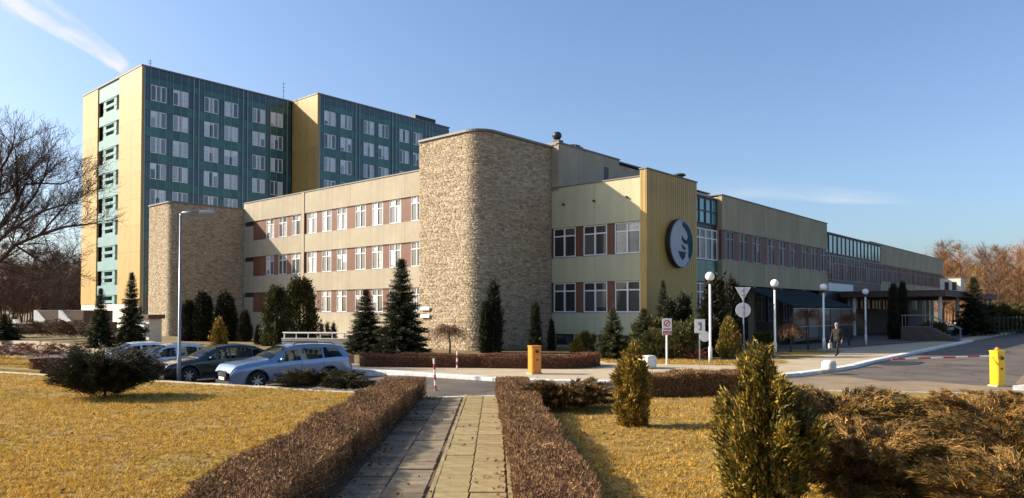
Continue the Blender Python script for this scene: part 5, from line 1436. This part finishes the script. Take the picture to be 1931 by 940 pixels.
globe_lamp(1339, 33.2, 513, 'white globe lamp nearest the road, tallest of the row')
globe_lamp(1461, 38.0, 527, 'white globe lamp second of the row, before the shelter')
globe_lamp(1553, 43.5, 535, 'white globe lamp third of the row, beside the walking man')
globe_lamp(1632, 51.0, 545, 'white globe lamp last of the row, near the canopy')
lp = empty('street_lamp', (xat(339, 27.6), 27.6, rz(-12.6)), 0, 'tall galvanised street lamp with a single arm in the car park', 'street lamp')
H_ = CAM_H - rz(-12.6) + (587 - 400) * 27.6 / FPX
p = MB(); p.smooth = True
p.lathe([(0.075, 0), (0.075, 1.2), (0.055, 1.25), (0.038, H_ - 0.05)], 14); p.build('pole', 'galv', lp)
lx = (408 - 343) / FPX * 27.6
p = MB(); p.smooth = True
p.tube([(0, 0, H_ - 0.25), (0, 0, H_ - 0.06), (0.08, 0, H_), (lx * 0.6, 0, H_ + 0.02)], 0.04, 8); p.build('arm', 'galv', lp)
p = MB(); p.smooth = True
p.add([], [])
hd = MB()
hd.add([(0, -.09, -.05), (0.62, -.11, -.06), (0.62, .11, -.06), (0, .09, -.05), (0.02, -.06, .05), (0.55, -.08, .06), (0.55, .08, .06), (0.02, .06, .05)], [(3, 2, 1, 0), (4, 5, 6, 7), (0, 1, 5, 4), (1, 2, 6, 5), (2, 3, 7, 6), (3, 0, 4, 7)])
hd.build('lamp_head', 'galv', lp, (lx * 0.55, 0, H_ + 0.02))

# ------------------------------------------------------------------ barriers, posts, signs
def cabinet(name, px, base_y, hgt, w, d, m, label, rz=0.3):
    x, y = gp(px, base_y, 0.0)
    root = empty(name, (x, y, ROAD_Z if m == 'yellow_post' else 0.0), rz, label, 'barrier')
    b = MB(); c = 0.04
    pts = [(-w/2, -d/2 + c), (-w/2 + c, -d/2), (w/2 - c, -d/2), (w/2, -d/2 + c), (w/2, d/2 - c), (w/2 - c, d/2), (-w/2 + c, d/2), (-w/2, d/2 - c)]
    b.prism(pts, 0.05, hgt); b.build('housing', m, root)
    MB().prism([(p[0] * 1.06, p[1] * 1.06) for p in pts], hgt + 0.003, hgt + 0.06).build('lid', m, root)
    MB().box(-w/2 - 0.03, w/2 + 0.03, -d/2 - 0.03, d/2 + 0.03, 0, 0.047).build('base', 'kerb', root)
    MB().box(-w * 0.36, w * 0.36, -d/2 - 0.012, -d/2 - 0.003, 0.15, hgt * 0.80).build('door', m, root)
    MB().box(-0.03, 0.03, -d/2 - 0.03, -d/2 - 0.012, hgt * 0.5, hgt * 0.5 + 0.06).build('lock', 'darkmetal', root)
    MB().lathe([(0.06, -0.05), (0.06, 0.0)], 12, axis='y').build('boom_pivot', 'darkmetal', root, (0, -d/2 - 0.006, hgt * 0.84))
    return root, x, y
cabinet('barrier_cabinet', 1008, 705, 1.02, 0.42, 0.36, 'orange', 'orange barrier cabinet on the white kerb before the stone tower', 0.5)
yb, yx, yy_ = cabinet('barrier_cabinet', 1879, 722, 1.14, 0.34, 0.34, 'yellow_post', 'bright yellow barrier cabinet by the road carrying a striped boom', 0.15)
# warning lamp on the yellow cabinet and the striped boom
bl_ = MB(); bl_.smooth = True; bl_.lathe([(0.07, 0), (0.07, 0.06), (0.0, 0.12)], 12); bl_.build('lamp', 'orange', yb, (0, 0, 1.203))
boom = empty('barrier_boom', (yx - 0.22, yy_ - 0.02, 0.90), 0, 'red and white striped boom reaching from the yellow cabinet over the road', 'barrier boom')
bd = Vector((-4.4, -1.55, -0.02)).normalized()
for i in range(8):
    a, b = i * 0.54, i * 0.54 + 0.54
    MB().tube([bd * a, bd * b], 0.025, 8).build('stripe', 'red' if i % 2 else 'whitepaint', boom)
# striped marker posts at the crossing
def marker(px, by, h, tilt, label):
    x, y = gp(px, by, ROAD_Z)
    root = empty('marker_post', (x, y, ROAD_Z), 0, label, 'post', 'striped marker posts'); root.rotation_euler = (0, tilt, 0)
    nb = 6
    for i in range(nb):
        MB().tube([(0, 0, h * i / nb), (0, 0, h * (i + 1) / nb)], 0.034, 10).build('stripe', 'whitepaint' if i % 2 == 1 else 'red', root)
    MB().lathe([(0.07, 0), (0.07, 0.02), (0.03, 0.04)], 12).build('foot', 'galv', root)
marker(822, 737, 1.02, -0.06, 'red and white striped post at the end of the footpath')
marker(862, 702, 0.86, 0.0, 'red and white striped post on the far side of the road')
# white concrete blocks on the forecourt edge
def block(px, by, w, h, d, label, ex=0.35):
    """cast block with well rounded edges"""
    x, y = gp(px, by); f = lambda c: math.copysign(abs(c) ** ex, c)
    mb = MB(); mb.smooth = True; nu, nv = 24, 12; vs = []
    for i in range(nv + 1):
        a = -math.pi / 2 + math.pi * i / nv
        for j in range(nu):
            b_ = 2 * math.pi * j / nu; vs.append((w / 2 * f(math.cos(a)) * f(math.cos(b_)), d / 2 * f(math.cos(a)) * f(math.sin(b_)), h / 2 + h / 2 * f(math.sin(a))))
    mb.add(vs, [(i * nu + j, i * nu + (j + 1) % nu, (i + 1) * nu + (j + 1) % nu, (i + 1) * nu + j) for i in range(nv) for j in range(nu)])
    return tag(mb.build('concrete_block', 'white_kerb', None, (x, y, 0), (0, 0, 0.5)), label, 'concrete block', 'white concrete blocks')
block(1223, 695, 0.52, 0.55, 0.50, 'white concrete block on the pavement left of the red sign'.replace(' left of', ' beside'))
block(1562, 700, 0.50, 0.44, 0.48, 'white concrete block where the white kerb bends along the road', 0.6)

def sign_post(name, px, by, loc_y=None):
    x, y = gp(px, by)
    return empty(name, (x, y, 0), 0), x, y
# red and white notice sign on a pale post
r_, x, y = sign_post('notice_sign', 1257, 688)
tag(r_, 'red and white notice sign on a pale post beside the pavement', 'sign')
MB().lathe([(0.045, 0), (0.045, 2.08)], 12).build('post', 'whitepaint', r_)
hs_ = y / FPX
sw_, sh_ = 0.42, 0.74; z0 = 2.05 - sh_ + 0.02
MB().box(-sw_/2, sw_/2, -0.075, -0.05, z0, z0 + sh_).build('board', 'whitepaint', r_)
def flat(name, m, pts, y0, d=0.006):
    nn = len(pts)
    mb = MB().add([(p[0], y0, p[1]) for p in pts] + [(p[0], y0 - d, p[1]) for p in pts], [tuple(range(nn)), tuple(range(2 * nn - 1, nn - 1, -1))] + [(i, (i + 1) % nn, nn + (i + 1) % nn, nn + i) for i in range(nn)])
    return mb.build(name, m, r_)
rect = lambda x0, x1, a, b: [(x0, a), (x1, a), (x1, b), (x0, b)]
flat('print', 'red', rect(-0.20, 0.20, z0 + 0.02, z0 + 0.17), -0.077)
flat('print', 'red', rect(-0.16, 0.16, z0 + 0.24, z0 + 0.29), -0.077)
ring = [(0.145 * math.cos(a), z0 + 0.52 + 0.145 * math.sin(a)) for a in np.linspace(0, 2 * math.pi, 24, endpoint=False)]
flat('print', 'red', ring, -0.077)
flat('print', 'whitepaint', [(p[0] * 0.72, z0 + 0.52 + (p[1] - z0 - 0.52) * 0.72) for p in ring], -0.0835)
flat('print', 'red', [(-0.10, z0 + 0.45), (-0.07, z0 + 0.42), (0.10, z0 + 0.59), (0.07, z0 + 0.62)], -0.0915)
flat('print', 'whitepaint', rect(-0.16, 0.16, z0 + 0.07, z0 + 0.10), -0.0835)
# square white board with a dark mark and a round plate below it
r_, x, y = sign_post('direction_board', 1319, 684)
tag(r_, 'square white board with dark mark and round plate beside the nearest globe lamp', 'sign')
MB().lathe([(0.035, 0), (0.035, 2.0)], 10).build('post', 'galv', r_)
MB().box(-0.24, 0.24, -0.06, -0.038, 1.38, 2.02).build('board', 'whitepaint', r_)
flat('print', 'galv', rect(0.0, 0.09, 1.50, 1.88), -0.062); flat('print', 'galv', rect(-0.07, -0.003, 1.74, 1.88), -0.062); flat('print', 'galv', rect(-0.05, -0.003, 1.50, 1.58), -0.062)
MB().lathe([(0.25, -0.02), (0.25, 0.0)], 24, axis='y').build('plate', 'whitepaint', r_, (0.22, -0.062, 1.22))
# give way sign with a round sign below, both seen from their grey backs
r_, x, y = sign_post('road_sign', 1402, 676)
tag(r_, 'inverted triangle sign over a round sign on one post, seen from behind', 'sign')
MB().lathe([(0.04, 0), (0.04, 3.62)], 12).build('post', 'galv', r_)
tri_ = [(-0.40, 3.62), (0.40, 3.62), (0.0, 2.92)]
MB().add([(p[0], 0.055, p[1]) for p in tri_] + [(p[0], 0.075, p[1]) for p in tri_], [(0, 1, 2), (5, 4, 3), (0, 1, 4, 3), (1, 2, 5, 4), (2, 0, 3, 5)]).build('triangle_plate', 'whitepaint', r_)
MB().lathe([(0.38, 0.0), (0.38, 0.02)], 32, axis='y').build('round_plate', 'whitepaint', r_, (0, 0.055, 2.45))
for z in (3.45, 3.2, 2.6, 2.3): MB().box(-0.06, 0.06, -0.05, 0.053, z - 0.02, z + 0.02).build('clamp', 'galv', r_)

# white terrace wall with a railing, small conifers standing behind it
tw_ = empty('terrace_wall', (xat(532, 43.5), 43.5, 0), -0.12, 'low white terrace wall with a white railing behind the blue grey car', 'wall')
tl = xat(690, 41.5) - xat(532, 43.5)
boxobj('wall', 'terrace', tw_, 0, tl, 0, 0.25, 0, 0.72)
boxobj('cap', 'whitepaint', tw_, -0.03, tl + 0.03, -0.04, 0.29, 0.723, 0.78)
MB().tube([(0.0, 0.12, 1.10), (tl, 0.12, 1.10)], 0.045, 8).build('rail', 'whitepaint', tw_)
for i in range(8): MB().tube([(0.1 + (tl - 0.2) * i / 7, 0.12, 0.78), (0.1 + (tl - 0.2) * i / 7, 0.12, 1.09)], 0.035, 8).build('baluster', 'whitepaint', tw_)
for px, lb in ((606, 'potted'), (618, 'potted'), (630, 'potted')):
    Y = 46.0; x = xat(px, Y)
    ttl = {606: 'first of three small conifers above the terrace railing, next to thujas', 618: 'middle one of three small conifers above the terrace railing', 630: 'last of three small conifers above the railing, next to spruce'}[px]
    r2 = plant('small_conifer', ttl, 'conifer', (x, Y, 0.0), thuja_mesh(1.65, 0.20, 80 + px, G_DARK, 2500, 'cone', ls=0.7), tm['s'], 'small conifers above the terrace railing')

# kiosk, brown shed and low wall left of the stone tower
k_ = empty('kiosk', (xat(285, 52), 52, 0), -0.5, 'small white and grey kiosk beside the smaller stone tower', 'kiosk')
boxobj('wall', 'terrace', k_, -0.5, 0.5, -0.5, 0.5, 0, 1.85)
boxobj('roof', 'brown_roof', k_, -0.65, 0.65, -0.65, 0.65, 1.853, 2.15)
boxobj('door', 'whitepaint', k_, -0.45, 0.05, -0.55, -0.503, 0.02, 1.6); boxobj('shutter', 'darkmetal', k_, 0.12, 0.45, -0.53, -0.503, 0.6, 1.5)
s_ = empty('brown_shed', (xat(108, 78), 78, 0), BANG + R(25), 'brown roofed shed with white gables before the wood', 'shed')
boxobj('wall', 'brown_roof', s_, -3.0, 4.0, 0, 4.0, 0, 1.2)
for i in range(2):
    x0 = -3.0 + 3.4 * i
    MB().add([(x0, -0.2, 1.203), (x0 + 1.9, -0.2, 1.203), (x0 + 0.4, -0.2, 2.5), (x0, -0.2, 2.5), (x0, 3.8, 1.203), (x0 + 1.9, 3.8, 1.203), (x0 + 0.4, 3.8, 2.5), (x0, 3.8, 2.5)],
             [(0, 1, 2, 3), (7, 6, 5, 4), (0, 4, 5, 1), (1, 5, 6, 2), (2, 6, 7, 3), (3, 7, 4, 0)]).build('roof_light', 'whitepaint', s_)
    MB().add([(x0 + 2.0, -0.15, 1.203), (x0 + 3.3, -0.15, 1.203), (x0 + 3.3, -0.15, 2.45), (x0 + 0.55, -0.15, 2.45), (x0 + 2.0, 3.7, 1.203), (x0 + 3.3, 3.7, 1.203), (x0 + 3.3, 3.7, 2.45), (x0 + 0.55, 3.7, 2.45)],
             [(0, 1, 2, 3), (7, 6, 5, 4), (0, 4, 5, 1), (1, 5, 6, 2), (2, 6, 7, 3), (3, 7, 4, 0)]).build('roof', 'brown_roof', s_)
for i, (px, py, z) in enumerate(((62, 607, 0.9), (73, 600, 1.1), (32, 625, 0.5))):
    boxobj('pillar', 'whitepaint', s_, -7.5 + 1.9 * i, -7.1 + 1.9 * i, -0.5, -0.1, 0, z + 0.4)
# fence at the far end of the drive
f_ = empty('metal_fence', (xat(1850, 72), 72, 0), 0.25, 'dark metal fence with upright bars before the orange wood', 'fence')
for i in range(30): MB().box(-0.03, 0.03, -0.03, 0.03, 0, 1.9).build('bar', 'darkmetal', f_, (0.55 * i, 0, 0))
for z in (0.4, 1.7): boxobj('rail', 'darkmetal', f_, -0.1, 16.2, 0.035, 0.075, z, z + 0.06)

# ------------------------------------------------------------------ walking man
def person(label, x, y, facing):
    root = empty('person', (x, y, 0), facing, label, 'person')
    J = {  # x = forward, y = left, z = up
        'pelvis': (0, 0, 0.93, 0.150, 0.115), 'waist': (0.01, 0, 1.08, 0.155, 0.115), 'chest': (0.03, 0, 1.28, 0.175, 0.125), 'neck0': (0.03, 0, 1.44, 0.085, 0.08), 'neck': (0.04, 0, 1.51, 0.055, 0.058),
        'head0': (0.055, 0, 1.58, 0.070, 0.082), 'head': (0.06, 0, 1.66, 0.080, 0.098), 'crown': (0.05, 0, 1.73, 0.05, 0.06),
        'hipL': (0.0, 0.09, 0.88, 0.095, 0.10), 'kneeL': (0.16, 0.10, 0.50, 0.062, 0.066), 'ankL': (0.20, 0.10, 0.10, 0.045, 0.05), 'toeL': (0.38, 0.11, 0.045, 0.042, 0.035),
        'hipR': (0.0, -0.09, 0.88, 0.095, 0.10), 'kneeR': (-0.04, -0.10, 0.49, 0.062, 0.066), 'ankR': (-0.26, -0.10, 0.15, 0.045, 0.05), 'toeR': (-0.13, -0.11, 0.05, 0.042, 0.035),
        'shL': (0.03, 0.19, 1.40, 0.075, 0.075), 'elL': (-0.10, 0.25, 1.13, 0.055, 0.055), 'wrL': (-0.04, 0.26, 0.88, 0.036, 0.036), 'haL': (0.0, 0.26, 0.80, 0.035, 0.026),
        'shR': (0.03, -0.19, 1.40, 0.075, 0.075), 'elR': (0.06, -0.26, 1.12, 0.055, 0.055), 'wrR': (0.20, -0.25, 0.92, 0.036, 0.036), 'haR': (0.25, -0.25, 0.85, 0.035, 0.026)}
    E = [('pelvis', 'waist'), ('waist', 'chest'), ('chest', 'neck0'), ('neck0', 'neck'), ('neck', 'head0'), ('head0', 'head'), ('head', 'crown')]
    for s in 'LR':
        E += [('pelvis', 'hip' + s), ('hip' + s, 'knee' + s), ('knee' + s, 'ank' + s), ('ank' + s, 'toe' + s), ('chest', 'sh' + s), ('sh' + s, 'el' + s), ('el' + s, 'wr' + s), ('wr' + s, 'ha' + s)]
        h = J['ha' + s]
        for k in range(5):
            oy = (k - 1.5) * 0.019 if k < 4 else 0.0
            ln = (0.075, 0.085, 0.08, 0.062)[k] if k < 4 else 0.05
            if k < 4:
                J[f'f{s}{k}a'] = (h[0] + oy, h[1], h[2] - 0.045, 0.0095, 0.0095); J[f'f{s}{k}b'] = (h[0] + oy + 0.008, h[1] - 0.012 * (1 if s == 'L' else -1), h[2] - 0.045 - ln, 0.008, 0.008)
            else:
                J[f'f{s}{k}a'] = (h[0] + 0.04, h[1], h[2] - 0.01, 0.011, 0.011); J[f'f{s}{k}b'] = (h[0] + 0.055, h[1] - 0.01, h[2] - 0.01 - ln, 0.009, 0.009)
            E += [('ha' + s, f'f{s}{k}a'), (f'f{s}{k}a', f'f{s}{k}b')]
    names = list(J); idx = {n_: i for i, n_ in enumerate(names)}
    me = bpy.data.meshes.new('body'); me.from_pydata([J[n_][:3] for n_ in names], [(idx[a], idx[b]) for a, b in E], [])
    ob = bpy.data.objects.new('body_cage', me); link(ob)
    md = ob.modifiers.new('skin', 'SKIN'); md.use_smooth_shade = True
    for i, n_ in enumerate(names):
        sv = me.skin_vertices[0].data[i]; sv.radius = (J[n_][3], J[n_][4]); sv.use_root = (n_ == 'pelvis')
    ob.modifiers.new('sub', 'SUBSURF').levels = 2
    dg = bpy.context.evaluated_depsgraph_get(); ev = ob.evaluated_get(dg)
    fin = bpy.data.meshes.new_from_object(ev)
    bpy.data.objects.remove(ob)
    fin.materials.clear()
    for m in ('jacket', 'trousers', 'skin', 'tyre'): fin.materials.append(M[m])
    for pl in fin.polygons:
        c = pl.center
        hand = c.z < 0.875 and abs(c.y) > 0.215
        pl.material_index = 2 if (c.z > 1.475 or hand) else (3 if c.z < 0.10 else (1 if c.z < 0.86 else 0)); pl.use_smooth = True
    b = mobj('body', fin, root)
    hr = MB(); hr.smooth = True
    hr.lathe([(0.088, -0.02), (0.098, 0.03), (0.085, 0.085), (0.05, 0.115), (0.0, 0.125)], 14); hr.build('hair', 'hair', root, (0.045, 0, 1.665))
    f_ = MB(); f_.smooth = True; f_.lathe([(0.0, 0.03), (0.012, 0.01), (0.018, -0.02), (0.0, -0.025)], 8); f_.build('nose', 'skin', root, (0.150, 0, 1.645))
    for s in (1, -1):
        e_ = MB(); e_.lathe([(0, -0.01), (0.011, 0), (0, 0.01)], 8); e_.build('eye', 'trim', root, (0.140, 0.032 * s, 1.668))
        e_ = MB(); e_.smooth = True; e_.lathe([(0, -0.035), (0.02, -0.01), (0.022, 0.015), (0, 0.035)], 8); e_.build('ear', 'skin', root, (0.05, 0.088 * s, 1.645))
    MB().box(-0.004, 0.006, -0.025, 0.025, 0, 0.008).build('mouth', 'red', root, (0.147, 0, 1.60))
    jk = MB(); jk.smooth = True
    jk.lathe([(0.205, 0.0), (0.20, 0.12), (0.19, 0.24)], 18)
    jo = jk.build('jacket_hem', 'jacket', root, (0.005, 0, 0.78)); jo.scale = (0.72, 1.0, 1.0)
    return root
px_, py_ = gp(1578, 672)
person('man in a dark jacket with grey hair walking on the pavement', px_, py_, R(215))
bg = MB(); bg.box(-0.04, 0.04, -0.13, 0.13, 0, 0.26); bg.tube([(0, -0.08, 0.26), (0, -0.05, 0.36), (0, 0.05, 0.36), (0, 0.08, 0.26)], 0.008, 6)
ca_, sa_ = math.cos(R(215)), math.sin(R(215))
lx_, ly_ = 0.25, -0.25
tag(bg.build('carrier_bag', 'bag', None, (px_ + ca_ * lx_ - sa_ * ly_, py_ + sa_ * lx_ + ca_ * ly_, 0.42), (0, 0, R(215 + 90))), 'small pale carrier bag in the walking man\'s hand', 'bag')
